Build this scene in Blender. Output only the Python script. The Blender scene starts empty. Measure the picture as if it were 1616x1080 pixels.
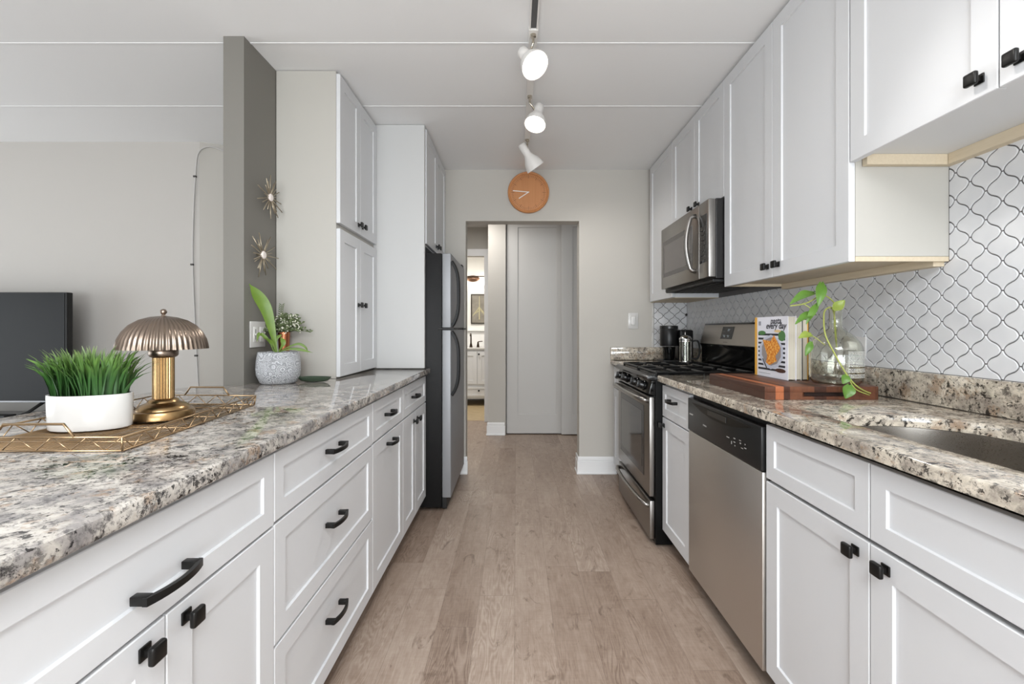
import bpy, bmesh, math, random
from mathutils import Vector, Matrix
PI = math.pi
random.seed(7)
S = bpy.context.scene
C = S.collection

# ------------------------------------------------------------------ camera, world, big lights, exposure
F = 712.0
cam_d = bpy.data.cameras.new('camera'); cam = bpy.data.objects.new('camera', cam_d); C.objects.link(cam)
cam.location = (0, 0, 1.159); cam.rotation_euler = (PI/2, 0, 0)
cam_d.sensor_width = 36; cam_d.lens = 36*F/1616
cam_d.shift_x = -7/1616; cam_d.shift_y = -20/1616
cam_d.clip_start = 0.02
S.camera = cam

w = bpy.data.worlds.new('world'); S.world = w; w.use_nodes = True
w.node_tree.nodes['Background'].inputs[0].default_value = (.86, .93, 1, 1)
w.node_tree.nodes['Background'].inputs[1].default_value = 1.0

S.view_settings.view_transform = 'Standard'; S.view_settings.look = 'None'
S.view_settings.gamma = 1; S.view_settings.use_curve_mapping = False
S.view_settings.exposure = 0.50

def area(name, loc, rot, sx, sy, power, col=(1, 1, 1)):
    l = bpy.data.lights.new(name, 'AREA'); l.shape = 'RECTANGLE'; l.size = sx; l.size_y = sy
    l.energy = power; l.color = col
    o = bpy.data.objects.new(name, l); C.objects.link(o); o.location = loc; o.rotation_euler = rot
    return o
area('window_daylight_behind_camera', (-.1, -3.25, 1.25), (math.radians(126), 0, 0), 2.8, 2.1, 190, (.885, .95, 1))
area('window_daylight_living_room', (-4.85, .9, 1.3), (0, -math.radians(112), 0), 2.1, 3.2, 52, (.885, .95, 1))
area('rear_fill_light', (.1, -1.1, 2.40), (0, 0, 0), 1.4, 1.4, 74, (.92, .96, 1))  # added overhead fill behind the camera, brightening floor and lower cabinets
area('hall_fill_light', (-.55, 4.55, 2.40), (0, 0, 0), .5, .3, 9, (1, .97, .93))  # added fill that brightens the left of the hall
area('bathroom_fill_light', (-.75, 6.25, 2.40), (0, 0, 0), .5, .3, 20, (1, .96, .89))  # added overhead fill that brightens the bathroom and its vanity

# ------------------------------------------------------------------ helpers
def lin(c):
    r = []
    for v in c[:3]:
        v /= 255.0
        r.append(v/12.92 if v <= .04045 else ((v+.055)/1.055)**2.4)
    return (*r, 1)

MATS = {}
def M(name, col=(200, 200, 200), rough=.5, metal=0, spec=.5, emit=None, es=0, coat=0, trans=0, ior=1.45):
    if name in MATS: return MATS[name]
    m = bpy.data.materials.new(name); m.use_nodes = True
    b = m.node_tree.nodes['Principled BSDF']
    b.inputs['Base Color'].default_value = lin(col); b.inputs['Roughness'].default_value = rough
    b.inputs['Metallic'].default_value = metal; b.inputs['Specular IOR Level'].default_value = spec
    b.inputs['Coat Weight'].default_value = coat; b.inputs['Transmission Weight'].default_value = trans
    b.inputs['IOR'].default_value = ior
    if emit: b.inputs['Emission Color'].default_value = lin(emit); b.inputs['Emission Strength'].default_value = es
    MATS[name] = m
    return m

class NT:
    """small node-tree builder"""
    def __init__(s, m):
        s.t = m.node_tree; s.b = s.t.nodes['Principled BSDF']
        s.co = s.t.nodes.new('ShaderNodeTexCoord').outputs['Object']
    def L(s, a, b): s.t.links.new(a, b)
    def n(s, kind, ins=None, **kw):
        q = s.t.nodes.new(kind)
        for k, v in kw.items(): setattr(q, k, v)
        for k, v in (ins or {}).items():
            if hasattr(v, 'is_output'): s.L(v, q.inputs[k])
            else: q.inputs[k].default_value = v
        return q
    def math(s, op, a, b=0.0, c=0.0):
        return s.n('ShaderNodeMath', {0: a, 1: b, 2: c}, operation=op).outputs[0]
    def map(s, vec, scale=(1, 1, 1), loc=(0, 0, 0), rot=(0, 0, 0)):
        return s.n('ShaderNodeMapping', {'Vector': vec, 'Scale': scale, 'Location': loc, 'Rotation': rot}).outputs[0]
    def noise(s, vec, scale, detail=4, rough=.55, dist=0, out='Fac'):
        return s.n('ShaderNodeTexNoise', {'Vector': vec, 'Scale': scale, 'Detail': detail, 'Roughness': rough, 'Distortion': dist}).outputs[out]
    def ramp(s, fac, stops, interp='LINEAR'):
        q = s.n('ShaderNodeValToRGB', {'Fac': fac}); q.color_ramp.interpolation = interp
        e = q.color_ramp.elements
        e[0].position, e[0].color = stops[0][0], lin(stops[0][1]) if len(stops[0][1]) == 3 else stops[0][1]
        e[1].position, e[1].color = stops[-1][0], lin(stops[-1][1]) if len(stops[-1][1]) == 3 else stops[-1][1]
        for p, c in stops[1:-1]:
            x = e.new(p); x.color = lin(c) if len(c) == 3 else c
        return q.outputs[0]
    def fr(s, fac, a, b, lo=0.0, hi=1.0):
        return s.n('ShaderNodeMapRange', {'Value': fac, 'From Min': a, 'From Max': b, 'To Min': lo, 'To Max': hi}).outputs[0]
    def mix(s, fac, a, b, mode='MIX'):
        q = s.t.nodes.new('ShaderNodeMix'); q.data_type = 'RGBA'; q.blend_type = mode
        for k, v in ((0, fac), (6, a), (7, b)):
            if hasattr(v, 'is_output'): s.L(v, q.inputs[k])
            else: q.inputs[k].default_value = v if k == 0 or len(v) == 4 else lin(v)
        return q.outputs[2]
    def color(s, c): s.L(c, s.b.inputs['Base Color'])
    def rough(s, c): s.L(c, s.b.inputs['Roughness'])
    def bump(s, h, strength=.3, dist=.002):
        s.L(s.n('ShaderNodeBump', {'Height': h, 'Strength': strength, 'Distance': dist}).outputs[0], s.b.inputs['Normal'])

class G:
    """collects shapes in world coordinates; .obj links them as one mesh"""
    def __init__(s): s.bm = bmesh.new()
    def add(s, other):
        me = bpy.data.meshes.new('t'); other.to_mesh(me); other.free(); s.bm.from_mesh(me); bpy.data.meshes.remove(me)
        return s
    def box(s, x0, x1, y0, y1, z0, z1, bev=0, seg=2):
        b = bmesh.new(); bmesh.ops.create_cube(b, size=1)
        bmesh.ops.scale(b, vec=(abs(x1-x0), abs(y1-y0), abs(z1-z0)), verts=b.verts)
        bmesh.ops.translate(b, vec=((x0+x1)/2, (y0+y1)/2, (z0+z1)/2), verts=b.verts)
        if bev: bmesh.ops.bevel(b, geom=b.edges[:], offset=bev, segments=seg, profile=.5, affect='EDGES')
        return s.add(b)
    def fbox(s, O, U, V, N, u0, u1, v0, v1, n0, n1, bev=0, seg=2):
        b = bmesh.new(); bmesh.ops.create_cube(b, size=1)
        bmesh.ops.scale(b, vec=(abs(u1-u0), abs(v1-v0), abs(n1-n0)), verts=b.verts)
        bmesh.ops.translate(b, vec=((u0+u1)/2, (v0+v1)/2, (n0+n1)/2), verts=b.verts)
        if bev: bmesh.ops.bevel(b, geom=b.edges[:], offset=bev, segments=seg, profile=.5, affect='EDGES')
        U, V, N, O = Vector(U), Vector(V), Vector(N), Vector(O)
        for v in b.verts: v.co = O+U*v.co.x+V*v.co.y+N*v.co.z
        return s.add(b)
    def tube(s, pts, r, seg=8, caps=True, closed=False):
        pts = [Vector(p) for p in pts]; n = len(pts)
        rr = r if isinstance(r, (list, tuple)) else [r]*n
        b = s.bm; rings = []; prev = None
        for i, p in enumerate(pts):
            if closed: t = (pts[(i+1) % n]-pts[i-1])
            else: t = pts[min(i+1, n-1)]-pts[max(i-1, 0)]
            t.normalize()
            if prev is None:
                a = Vector((0, 0, 1)) if abs(t.z) < .9 else Vector((1, 0, 0))
                u = t.cross(a).normalized()
            else:
                u = (prev-t*prev.dot(t)).normalized()
            prev = u; v = t.cross(u)
            rings.append([b.verts.new(p+(u*math.cos(2*PI*k/seg)+v*math.sin(2*PI*k/seg))*rr[i]) for k in range(seg)])
        m = n if closed else n-1
        for i in range(m):
            A, B = rings[i], rings[(i+1) % n]
            for k in range(seg): b.faces.new((A[k], A[(k+1) % seg], B[(k+1) % seg], B[k]))
        if caps and not closed:
            b.faces.new(rings[0][::-1]); b.faces.new(rings[-1])
        return s
    def lathe(s, prof, cx, cy, cz=0, seg=48, flute=0, nf=0, f0=0, f1=9, axis=None, sx=1, sy=1):
        """prof: (r, z) list. axis: direction (z maps to axis) from centre."""
        b = s.bm; rings = []
        if axis is not None:
            q = Vector((0, 0, 1)).rotation_difference(Vector(axis).normalized()).to_matrix()
        for r, z in prof:
            ring = []
            for k in range(seg):
                a = 2*PI*k/seg
                rad = r*(1+flute*math.cos(nf*a)) if (flute and f0 <= z <= f1) else r
                p = Vector((rad*math.cos(a)*sx, rad*math.sin(a)*sy, z))
                if axis is not None: p = q @ p
                ring.append(b.verts.new(p+Vector((cx, cy, cz))))
            rings.append(ring)
        for i in range(len(rings)-1):
            for k in range(seg): b.faces.new((rings[i][k], rings[i][(k+1) % seg], rings[i+1][(k+1) % seg], rings[i+1][k]))
        if prof[0][0] > 1e-4: b.faces.new(rings[0][::-1])
        if prof[-1][0] > 1e-4: b.faces.new(rings[-1])
        bmesh.ops.remove_doubles(b, verts=[v for i in (0, -1) if prof[i][0] <= 1e-4 for v in rings[i]], dist=1e-3)
        return s
    def prism(s, poly, z0, z1, bev=0, seg=3, f=None):
        """poly (a,b) extruded z0..z1; f maps (a,b,z)->world"""
        b = bmesh.new(); f = f or (lambda a, c, z: (a, c, z))
        lo = [b.verts.new((p[0], p[1], z0)) for p in poly]; hi = [b.verts.new((p[0], p[1], z1)) for p in poly]
        b.faces.new(lo[::-1]); b.faces.new(hi)
        n = len(poly)
        for i in range(n): b.faces.new((lo[i], lo[(i+1) % n], hi[(i+1) % n], hi[i]))
        if bev:
            es = [e for e in b.edges if abs(e.verts[0].co.z-e.verts[1].co.z) < 1e-6]
            bmesh.ops.bevel(b, geom=es, offset=bev, segments=seg, profile=.5, affect='EDGES')
        for v in b.verts: v.co = Vector(f(*v.co))
        return s.add(b)
    def ribbon(s, pts, widths, side, fold=.15):
        pts = [Vector(p) for p in pts]; side = Vector(side).normalized(); n = len(pts); rows = []
        for i, p in enumerate(pts):
            t = (pts[min(i+1, n-1)]-pts[max(i-1, 0)]).normalized()
            sd = (side-t*side.dot(t)).normalized(); nm = t.cross(sd); w_ = widths[i]/2
            rows.append([s.bm.verts.new(p-sd*w_+nm*w_*fold*2), s.bm.verts.new(p), s.bm.verts.new(p+sd*w_+nm*w_*fold*2)])
        for i in range(n-1):
            for k in range(2): s.bm.faces.new((rows[i][k], rows[i][k+1], rows[i+1][k+1], rows[i+1][k]))
        return s
    def obj(s, name, mat, parent=None, smooth=None, normals=True):
        if normals: bmesh.ops.recalc_face_normals(s.bm, faces=s.bm.faces[:])
        off = Vector((0, 0, 0))
        p = parent
        while p is not None: off += p.location; p = p.parent
        if off.length > 0: bmesh.ops.translate(s.bm, vec=-off, verts=s.bm.verts)
        me = bpy.data.meshes.new(name); s.bm.to_mesh(me); s.bm.free()
        o = bpy.data.objects.new(name, me); C.objects.link(o)
        for m in (mat if isinstance(mat, (list, tuple)) else [mat]): me.materials.append(m)
        if parent is not None: o.parent = parent
        if smooth:
            for pl in me.polygons: pl.use_smooth = True
            if smooth is not True: me.set_sharp_from_angle(angle=math.radians(smooth))
        return o

def thing(name, label, cat, loc=(0, 0, 0), group=None):
    o = bpy.data.objects.new(name, None); C.objects.link(o); o.location = loc
    o['label'] = label; o['category'] = cat
    if group: o['group'] = group
    return o
def tag(o, label, cat, group=None):
    o['label'] = label; o['category'] = cat
    if group: o['group'] = group
    return o
def struct(o): o['kind'] = 'structure'; return o
def lab(o, t): o['label'] = t; return o

def smooth_path(pts, n=6):
    """Catmull-Rom"""
    P = [Vector(p) for p in pts]; P = [P[0]*2-P[1]]+P+[P[-1]*2-P[-2]]; out = []
    for i in range(1, len(P)-2):
        a, b, c, d = P[i-1:i+3]
        for k in range(n):
            t = k/n
            out.append(.5*((2*b)+(c-a)*t+(2*a-5*b+4*c-d)*t*t+(3*b-a-3*c+d)*t**3))
    out.append(P[-2]); return out

# ------------------------------------------------------------------ materials
white = M('cabinet_white', (214, 215, 217), .38)
ceil_m = M('ceiling_paint', (240, 240, 240), .7)
wall_m = M('wall_warm_grey', (192, 188, 181), .75)
wall_l = M('wall_living', (190, 186, 181), .75)
char_m = M('wall_charcoal', (124, 121, 115), .7)
trim_m = M('trim_white', (238, 238, 238), .4)
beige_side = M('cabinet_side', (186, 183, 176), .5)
raw = M('raw_wood', (205, 190, 165), .6)
t = NT(raw); t.color(t.mix(t.noise(t.map(t.co, (40, 4, 40)), 3, 5), (196, 180, 154), (216, 202, 178)))
black_hw = M('black_hardware', (24, 23, 22), .35, 0.4)
blk = M('black_gloss', (12, 12, 12), .12)
blk_m = M('black_matte', (20, 20, 20), .5)
blk_tex = M('fridge_black_side', (14, 14, 15), .45, 0, .3)
t = NT(blk_tex); t.bump(t.noise(t.co, 320, 2), .5, .002)
door_grey = M('closet_door_grey', (196, 194, 191), .5)

def brushed(name, col, rough, sc, metal=1):
    m = M(name, col, rough, metal); t = NT(m)
    n = t.noise(t.map(t.co, tuple(q*4 for q in sc)), 6, 4, .6)
    t.color(t.mix(n, tuple(int(c*.96) for c in col), tuple(min(255, int(c*1.03)) for c in col)))
    t.rough(t.fr(n, .3, .7, rough-.02, rough+.03)); return m
steel = brushed('stainless', (156, 153, 149), .32, (2, 1, 60))
steel_v = brushed('stainless_dishwasher', (208, 203, 197), .42, (2, 60, 1))
steel_f = brushed('fridge_steel', (150, 152, 155), .5, (60, 60, 1), .45)
sink_m = brushed('sink_steel', (170, 165, 158), .28, (40, 1, 40))
nickel = M('nickel', (190, 182, 168), .22, 1)
brass = M('brass', (158, 130, 92), .27, 1)
shade_m = M('antique_pewter', (140, 126, 114), .3, 1)
gold = M('gold_wire', (176, 150, 118), .32, 1)
glassy = M('oven_glass', (52, 50, 48), .08, 0, .9)
scr = M('tv_screen', (34, 35, 36), .35, 0, .15)
ceramic = M('ceramic_white', (206, 204, 201), .18)

def granite(name, light, mid, dark, seed, amt=1.0):
    m = M(name, light, .07, 0, .5, coat=.3); t = NT(m)
    co = t.map(t.co, (1, 1, 1), (seed, seed*2, 0))
    warp = t.noise(co, 7, 4, .6, 0, 'Color')
    wv = t.n('ShaderNodeVectorMath', {0: co, 1: t.n('ShaderNodeVectorMath', {0: warp, 1: (.05, .05, .05)}, operation='MULTIPLY').outputs[0]}, operation='ADD').outputs[0]
    def sh(x, y): return t.map(wv, (1, 1, 1), (x, y, 3))
    base = t.ramp(t.noise(wv, 16, 6, .65), [(.30, mid), (.44, tuple((a+b)//2 for a, b in zip(light, mid))), (.52, light), (.62, tuple(min(255, c+20) for c in light)), (.74, mid)])
    grain = t.noise(sh(1, 6), 60, 5, .75)
    base = t.mix(t.fr(grain, .50, .62, 0, .75*amt), base, tuple(int(c*.70) for c in mid))
    tan = t.fr(t.noise(sh(3, 1), 18, 4, .7), .56, .64)
    base = t.mix(t.math('MULTIPLY', tan, .6), base, (158, 130, 104))
    cl = t.fr(t.noise(sh(7, 3), 5.5, 3, .6), .38, .56)
    sp = t.fr(t.noise(sh(9, 4), 42, 6, .80), .535, .575)
    sp2 = t.fr(t.noise(sh(2, 8), 90, 3, .65), .60, .64)
    f = t.math('MAXIMUM', t.math('MULTIPLY', sp, t.math('MULTIPLY_ADD', cl, .9, .10*amt)), t.math('MULTIPLY', sp2, .9))
    t.color(t.mix(f, base, dark))
    return m
gran_l = granite('granite_left', (186, 180, 172), (128, 124, 124), (28, 27, 29), 1.3, 1.15)  # mid tone cooled: bluish window reflection partly put into the colour
gran_r = granite('granite_right', (202, 192, 176), (148, 138, 128), (42, 38, 35), 4.7, .8)

def floor_mat():
    m = M('vinyl_plank', (168, 148, 132), .34, 0, .35); t = NT(m)
    sep = t.n('ShaderNodeSeparateXYZ', {0: t.co}); x, y = sep.outputs[0], sep.outputs[1]
    px = t.math('MULTIPLY_ADD', x, 1/.152, 50.05); ix = t.math('FLOOR', px)
    rn = t.n('ShaderNodeTexWhiteNoise', {'W': ix}, noise_dimensions='1D').outputs[0]
    py = t.math('ADD', t.math('MULTIPLY_ADD', y, 1/1.22, 20), rn); iy = t.math('FLOOR', py)
    idv = t.n('ShaderNodeCombineXYZ', {0: ix, 1: iy}).outputs[0]
    rid = t.n('ShaderNodeTexWhiteNoise', {'Vector': idv}, noise_dimensions='3D')
    off = t.n('ShaderNodeVectorMath', {0: rid.outputs['Color'], 1: (40, 40, 40)}, operation='MULTIPLY').outputs[0]
    pc = t.n('ShaderNodeVectorMath', {0: t.co, 1: off}, operation='ADD').outputs[0]
    # cathedral grain rings: stretched, warped noise bands
    body = t.noise(t.map(pc, (8, 1.1, 1)), 1, 3, .5, .8)
    rings = t.math('SINE', t.math('MULTIPLY', body, 190))
    rmask = t.fr(t.noise(t.map(pc, (5, 1.6, 1)), 1, 2), .46, .60)
    fine = t.noise(t.map(pc, (170, 6, 1)), 1, 6, .75)
    cross = t.noise(t.map(pc, (12, 90, 1)), 1, 4, .75)
    mott = t.noise(t.map(pc, (26, 9, 1)), 1, 5, .7, .5)
    knot = t.fr(t.noise(t.map(pc, (13, 5.5, 1)), 1, 4, .65, 1.6), .60, .72)
    tone = t.math('MULTIPLY_ADD', rid.outputs[0], .20, .40)
    v = t.math('ADD', tone, t.math('MULTIPLY', rings, t.math('MULTIPLY_ADD', rmask, .085, .012)))
    v = t.math('ADD', v, t.math('MULTIPLY_ADD', fine, .50, -.25))
    v = t.math('ADD', v, t.math('MULTIPLY_ADD', cross, .22, -.11))
    v = t.math('ADD', v, t.math('MULTIPLY_ADD', mott, .50, -.25))
    v = t.math('ADD', v, t.math('MULTIPLY_ADD', t.noise(t.map(pc, (4, 1.4, 1)), 1, 3), .4, -.2))
    col = t.ramp(v, [(.10, (102, 83, 71)), (.36, (142, 123, 109)), (.6, (164, 146, 132)), (.9, (188, 173, 160))])
    col = t.mix(t.math('MULTIPLY', knot, .7), col, (98, 80, 68))
    fx, fy = t.math('FRACT', px), t.math('FRACT', py)
    ex = t.math('MINIMUM', fx, t.math('SUBTRACT', 1.0, fx)); ey = t.math('MINIMUM', fy, t.math('SUBTRACT', 1.0, fy))
    seam = t.math('MAXIMUM', t.fr(ex, .004, .012, 1, 0), t.fr(ey, .0006, .0016, 1, 0))
    col = t.mix(t.math('MULTIPLY', seam, .35), col, (100, 84, 74))
    t.color(col); t.rough(t.fr(fine, .3, .7, .30, .44)); t.bump(t.math('SUBTRACT', fine, seam), .12, .001)
    return m
floor_m = floor_mat()

# ------------------------------------------------------------------ room shell
CH = 2.44
XR = 1.37            # right wall
XG = -1.19           # charcoal wall face
YE = 3.62            # end wall
g = G().box(-5, 2.3, -3.4, 5.72, -.05, 0); struct(g.obj('floor', floor_m))
warm_lit_tile = M('bathroom_tile', (176, 156, 122), .4)  # tan mixes the tile's own tone with painted-in warm lighting
t = NT(warm_lit_tile); t.color(t.mix(t.noise(t.co, 9, 5), (150, 130, 98), (196, 176, 140)))
struct(G().box(-2.2, .3, 5.72, 7.5, -.05, .002).obj('floor_bathroom', warm_lit_tile))
struct(G().box(-5, 2.3, -3.4, 7.6, CH, CH+.05).obj('ceiling', ceil_m))
for i, y in enumerate((.87, 1.445, 2.02, 2.59)):
    struct(G().box(-5, XR, y-.006, y+.006, CH-.002, CH+.01, .001).obj('trim_%d' % (i+1), ceil_m))
struct(G().box(XR, XR+.1, -3.4, YE+.1, 0, CH).obj('wall_right', wall_m))
# end wall with a cased-free opening
OX0, OX1, OZ = -.407, .503, 2.028
g = G()
g.prism([(XG, 0), (OX0, 0), (OX0, OZ), (OX1, OZ), (OX1, 0), (XR, 0), (XR, CH), (XG, CH)], YE, YE+.12, f=lambda a, c, z: (a, z, c))
struct(g.obj('wall_end', wall_m))
struct(G().box(XG-.09, XG, 1.97, YE+.12, 0, CH).obj('wall_charcoal', char_m))
# living room
struct(G().box(-5, -2.163, 3.08, 3.2, 0, CH).obj('wall_living_room', wall_l))
struct(G().prism([(-2.163, 3.08), (XG-.085, 3.45), (XG-.085, 3.57), (-2.2, 3.2)], 0, CH).obj('wall_living_angle', wall_m))
struct(G().prism([(-5, 0), (-5, CH), (-5, CH)][:0] or [(-3.4, 0), (3.2, 0), (3.2, CH), (-3.4, CH), (-3.4, 2.3), (2.2, 2.3), (2.2, .4), (-.9, .4), (-.9, 2.3), (-3.4, 2.3)][:0] or
               [(-3.4, 0), (3.2, 0), (3.2, CH), (-3.4, CH)], -5.1, -5.0, f=lambda a, c, z: (z, a, c)).obj('wall_left', wall_l))
struct(G().prism([(-5, 0), (XR, 0), (XR, CH), (-5, CH)], -3.5, -3.4, f=lambda a, c, z: (a, z, c)).obj('wall_behind_camera', wall_l))
# hall beyond the opening
struct(G().box(-.31, -.118, 4.94, 5.1, 0, CH).obj('wall_hall', wall_m))
struct(G().box(2.2, 2.3, YE+.12, 5.1, 0, CH).obj('wall_hall_right', wall_m))
struct(G().box(-1.9, -1.8, YE+.12, 7.6, 0, CH).obj('wall_hall_left', wall_m))
struct(G().box(-.118, 2.3, 5.06, 5.1, 0, CH).obj('wall_closet', wall_m))
struct(G().box(-1.8, 0, 7.4, 7.5, 0, CH).obj('wall_bathroom', M('bath_wall', (236, 235, 232), .6)))
struct(G().box(-.02, .06, 5.1, 7.4, 0, CH).obj('wall_bathroom_side', wall_m))
g = G().prism([(-1.8, 0), (-1.35, 0), (-1.35, 2.08), (-.401, 2.08), (-.401, 0), (0, 0), (0, CH), (-1.8, CH)], 5.66, 5.76, f=lambda a, c, z: (a, z, c))
struct(g.obj('wall_bathroom_entry', wall_m))
g = G().prism([(-1.35, 0), (-1.35, 2.08), (-.401, 2.08), (-.401, 0), (-.31, 0), (-.31, 2.165), (-1.435, 2.165), (-1.435, 0)], 5.64, 5.66, .003, f=lambda a, c, z: (a, z, c))
struct(g.obj('trim_bathroom_casing', trim_m))

def baseboard(name, poly, h=.14):
    """poly: list of (x,y) footprint loops"""
    g = G().prism(poly, 0, h-.035, .002, 1)
    cx = sum(p[0] for p in poly)/len(poly); cy = sum(p[1] for p in poly)/len(poly)
    k = [(p[0]+(.004 if p[0] < cx else -.004), p[1]+(.005 if p[1] < cy else 0)) for p in poly]
    g.prism(k, h-.035, h, .003, 2)
    g.prism([(p[0]+(-.006 if p[0] < cx else 0), p[1]+(-.009 if p[1] < cy else 0)) for p in poly], 0, .018, .004, 2)
    struct(g.obj(name, trim_m, smooth=30))
baseboard('baseboard_end_right', [(OX1-.016, YE-.016), (.80, YE-.016), (.80, YE-.001), (OX1-.016, YE-.001)])
baseboard('baseboard_opening_right', [(OX1-.016, YE), (OX1-.0005, YE), (OX1-.0005, YE+.12), (OX1-.016, YE+.12)])
baseboard('baseboard_end_left', [(-.47, YE-.016), (OX0+.016, YE-.016), (OX0+.016, YE-.001), (-.47, YE-.001)])
baseboard('baseboard_hall', [(-.325, 4.924), (-.125, 4.924), (-.125, 4.939), (-.325, 4.939)])
# sliding closet doors
def closet_door(n, x0, x1, y):
    g = G(); shaker(g, (x0, y, .012), (1, 0, 0), (0, 0, 1), (0, -1, 0), x1-x0, 2.40, .03, .118, .010, brt=.21, trt=.13)
    o = g.obj('door_%d' % n, door_grey); struct(o)

def shaker(g, O, U, V, N, w, h, t=.019, fr=.057, rec=.0062, ch=.0016, brt=None, trt=None):
    O, U, V, N = map(Vector, (O, U, V, N)); b = g.bm
    br = brt or fr; tr = trt or fr
    def ring(l, r, bo, to, d): return [b.verts.new(O+U*u+V*v+N*d) for u, v in ((l, bo), (w-r, bo), (w-r, h-to), (l, h-to))]
    def band(A, B):
        for i in range(4): b.faces.new((A[i], A[(i+1) % 4], B[(i+1) % 4], B[i]))
    R = [ring(0, 0, 0, 0, 0), ring(0, 0, 0, 0, t-ch), ring(ch, ch, ch, ch, t), ring(fr, fr, br, tr, t),
         ring(fr+.002, fr+.002, br+.002, tr+.002, t-rec)]
    for a, c in zip(R, R[1:]): band(a, c)
    b.faces.new(R[-1]); b.faces.new(R[0][::-1])
closet_door(1, -.105, .56, 5.0)
closet_door(2, .492, 1.16, 4.955)
struct(G().box(-.118, 2.2, 4.90, 5.04, 2.415, CH).obj('trim_closet_track', door_grey))

# ------------------------------------------------------------------ cabinets
def knob(parent, P, N):
    """square pillow knob on a square rose; P on the door face, N outward"""
    N = Vector(N); U = Vector((0, 1, 0)); V = Vector((0, 0, 1)); g = G()
    g.fbox(P, U, V, N, -.011, .011, -.011, .011, 0, .004, .0015)
    g.fbox(P, U, V, N, -.005, .005, -.005, .005, .003, .018)
    g.fbox(P, U, V, N, -.0145, .0145, -.0145, .0145, .016, .027, .004, 3)
    return g.obj('knob', black_hw, parent, 40)
def pull(parent, P, N, L=.13):
    L *= .88
    """bowed bar handle along Y"""
    N = Vector(N); U = Vector((0, 1, 0)); V = Vector((0, 0, 1)); P = Vector(P); b = bmesh.new(); n = 12; rows = []
    for i in range(n+1):
        s = -1+2*i/n; u = s*L/2; d = .020+.012*(1-s*s); hw = .0055+.001*abs(s)
        rows.append([b.verts.new(P+U*u+V*v+N*q) for v, q in ((-hw, d), (hw, d), (hw, d+.0075), (-hw, d+.0075))])
    for i in range(n):
        for k in range(4): b.faces.new((rows[i][k], rows[i][(k+1) % 4], rows[i+1][(k+1) % 4], rows[i+1][k]))
    b.faces.new(rows[0][::-1]); b.faces.new(rows[-1])
    g = G().add(b)
    for s in (-1, 1):
        g.fbox(P, U, V, N, s*L/2-s*.001-.000, s*L/2-s*.015, -.007, .007, 0, .026, .0015)
    return g.obj('handle', black_hw, parent, 40)

def cabinet(name, label, face, sg, back, y0, y1, z0, z1, items, toe=None, body=white, base=0.0, bottom=None):
    """face = x of the door fronts, sg = +1 when doors face +x. items: (kind, y0, y1, z0, z1, [hardware])"""
    th = .019; gp = .0015
    T = thing(name, label, 'cabinet', ((face+back)/2, (y0+y1)/2, z0 if toe is None else 0))
    cf = face-sg*(th+.001)
    g = G()
    g.box(min(cf, back), max(cf, back), y0+.0008, y1-.0008, z0, z1)
    g.obj('body', body, T)
    for kind, a, b_, c, d, hw in items:
        gg = G()
        shaker(gg, (face-sg*th, a+gp, c+gp), (0, 1, 0), (0, 0, 1), (sg, 0, 0), b_-a-2*gp, d-c-2*gp, th,
               fr=.058 if kind == 'door' else .05 if d-c > .2 else .042)
        o = gg.obj(kind, white, T)
        for h in hw:
            if h[0] == 'knob': knob(o, (face, h[1], h[2]), (sg, 0, 0))
            else: pull(o, (face, h[1], h[2]), (sg, 0, 0), h[3])
    if toe is not None:
        G().box(min(toe, back), max(toe, back), y0+.001, y1-.001, base, z0).obj('toe_kick', M('toe_kick', (120, 98, 82), .5), T)
    return T
LB = -.57; TB = -.64; BB = -1.17
def LZ(y0, y1): return y0, y1
cabinet('base_cabinet', 'white base cabinet nearest the camera on the left run, one wide drawer over two doors', LB, 1, BB, .406, 1.062, .10, .88,
        [('drawer', .406, 1.062, .698, .868, [('pull', .722, .757, .135)]),
         ('door', .406, .734, .108, .695, [('knob', .690, .665)]), ('door', .734, 1.062, .108, .695, [('knob', .777, .665)])], TB)
cabinet('base_cabinet', 'white base cabinet of three stacked drawers with black bar handles', LB, 1, BB, 1.062, 1.788, .10, .88,
        [('drawer', 1.062, 1.788, .702, .868, [('pull', 1.40, .793, .13)]),
         ('drawer', 1.062, 1.788, .410, .698, [('pull', 1.40, .572, .13)]),
         ('drawer', 1.062, 1.788, .108, .406, [('pull', 1.40, .284, .13)])], TB)
cabinet('base_cabinet', 'white base cabinet with bar handles on both its drawer and its tall pull-out door', LB, 1, BB, 1.788, 2.267, .10, .88,
        [('drawer', 1.788, 2.267, .705, .868, [('pull', 2.00, .790, .125)]),
         ('door', 1.788, 2.267, .108, .701, [('pull', 2.03, .656, .125)])], TB)
cabinet('base_cabinet', 'white base cabinet beside the fridge, one drawer over a narrow pair of doors', LB, 1, BB, 2.267, 2.838, .10, .88,
        [('drawer', 2.267, 2.838, .705, .868, [('pull', 2.50, .790, .125)]),
         ('door', 2.267, 2.545, .108, .701, [('knob', 2.50, .650)]), ('door', 2.545, 2.838, .108, .701, [('knob', 2.59, .650)])], TB)
G_L0 = cabinet('base_cabinet', 'white base cabinet at the open end of the peninsula, out past the wide-drawer unit', LB, 1, BB, -.25, .406, .10, .88,
        [('drawer', -.25, .406, .698, .868, [('pull', .08, .755, .135)]), ('door', -.25, .078, .108, .695, [('knob', .04, .665)]), ('door', .078, .406, .108, .695, [('knob', .12, .665)])], TB)
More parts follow.
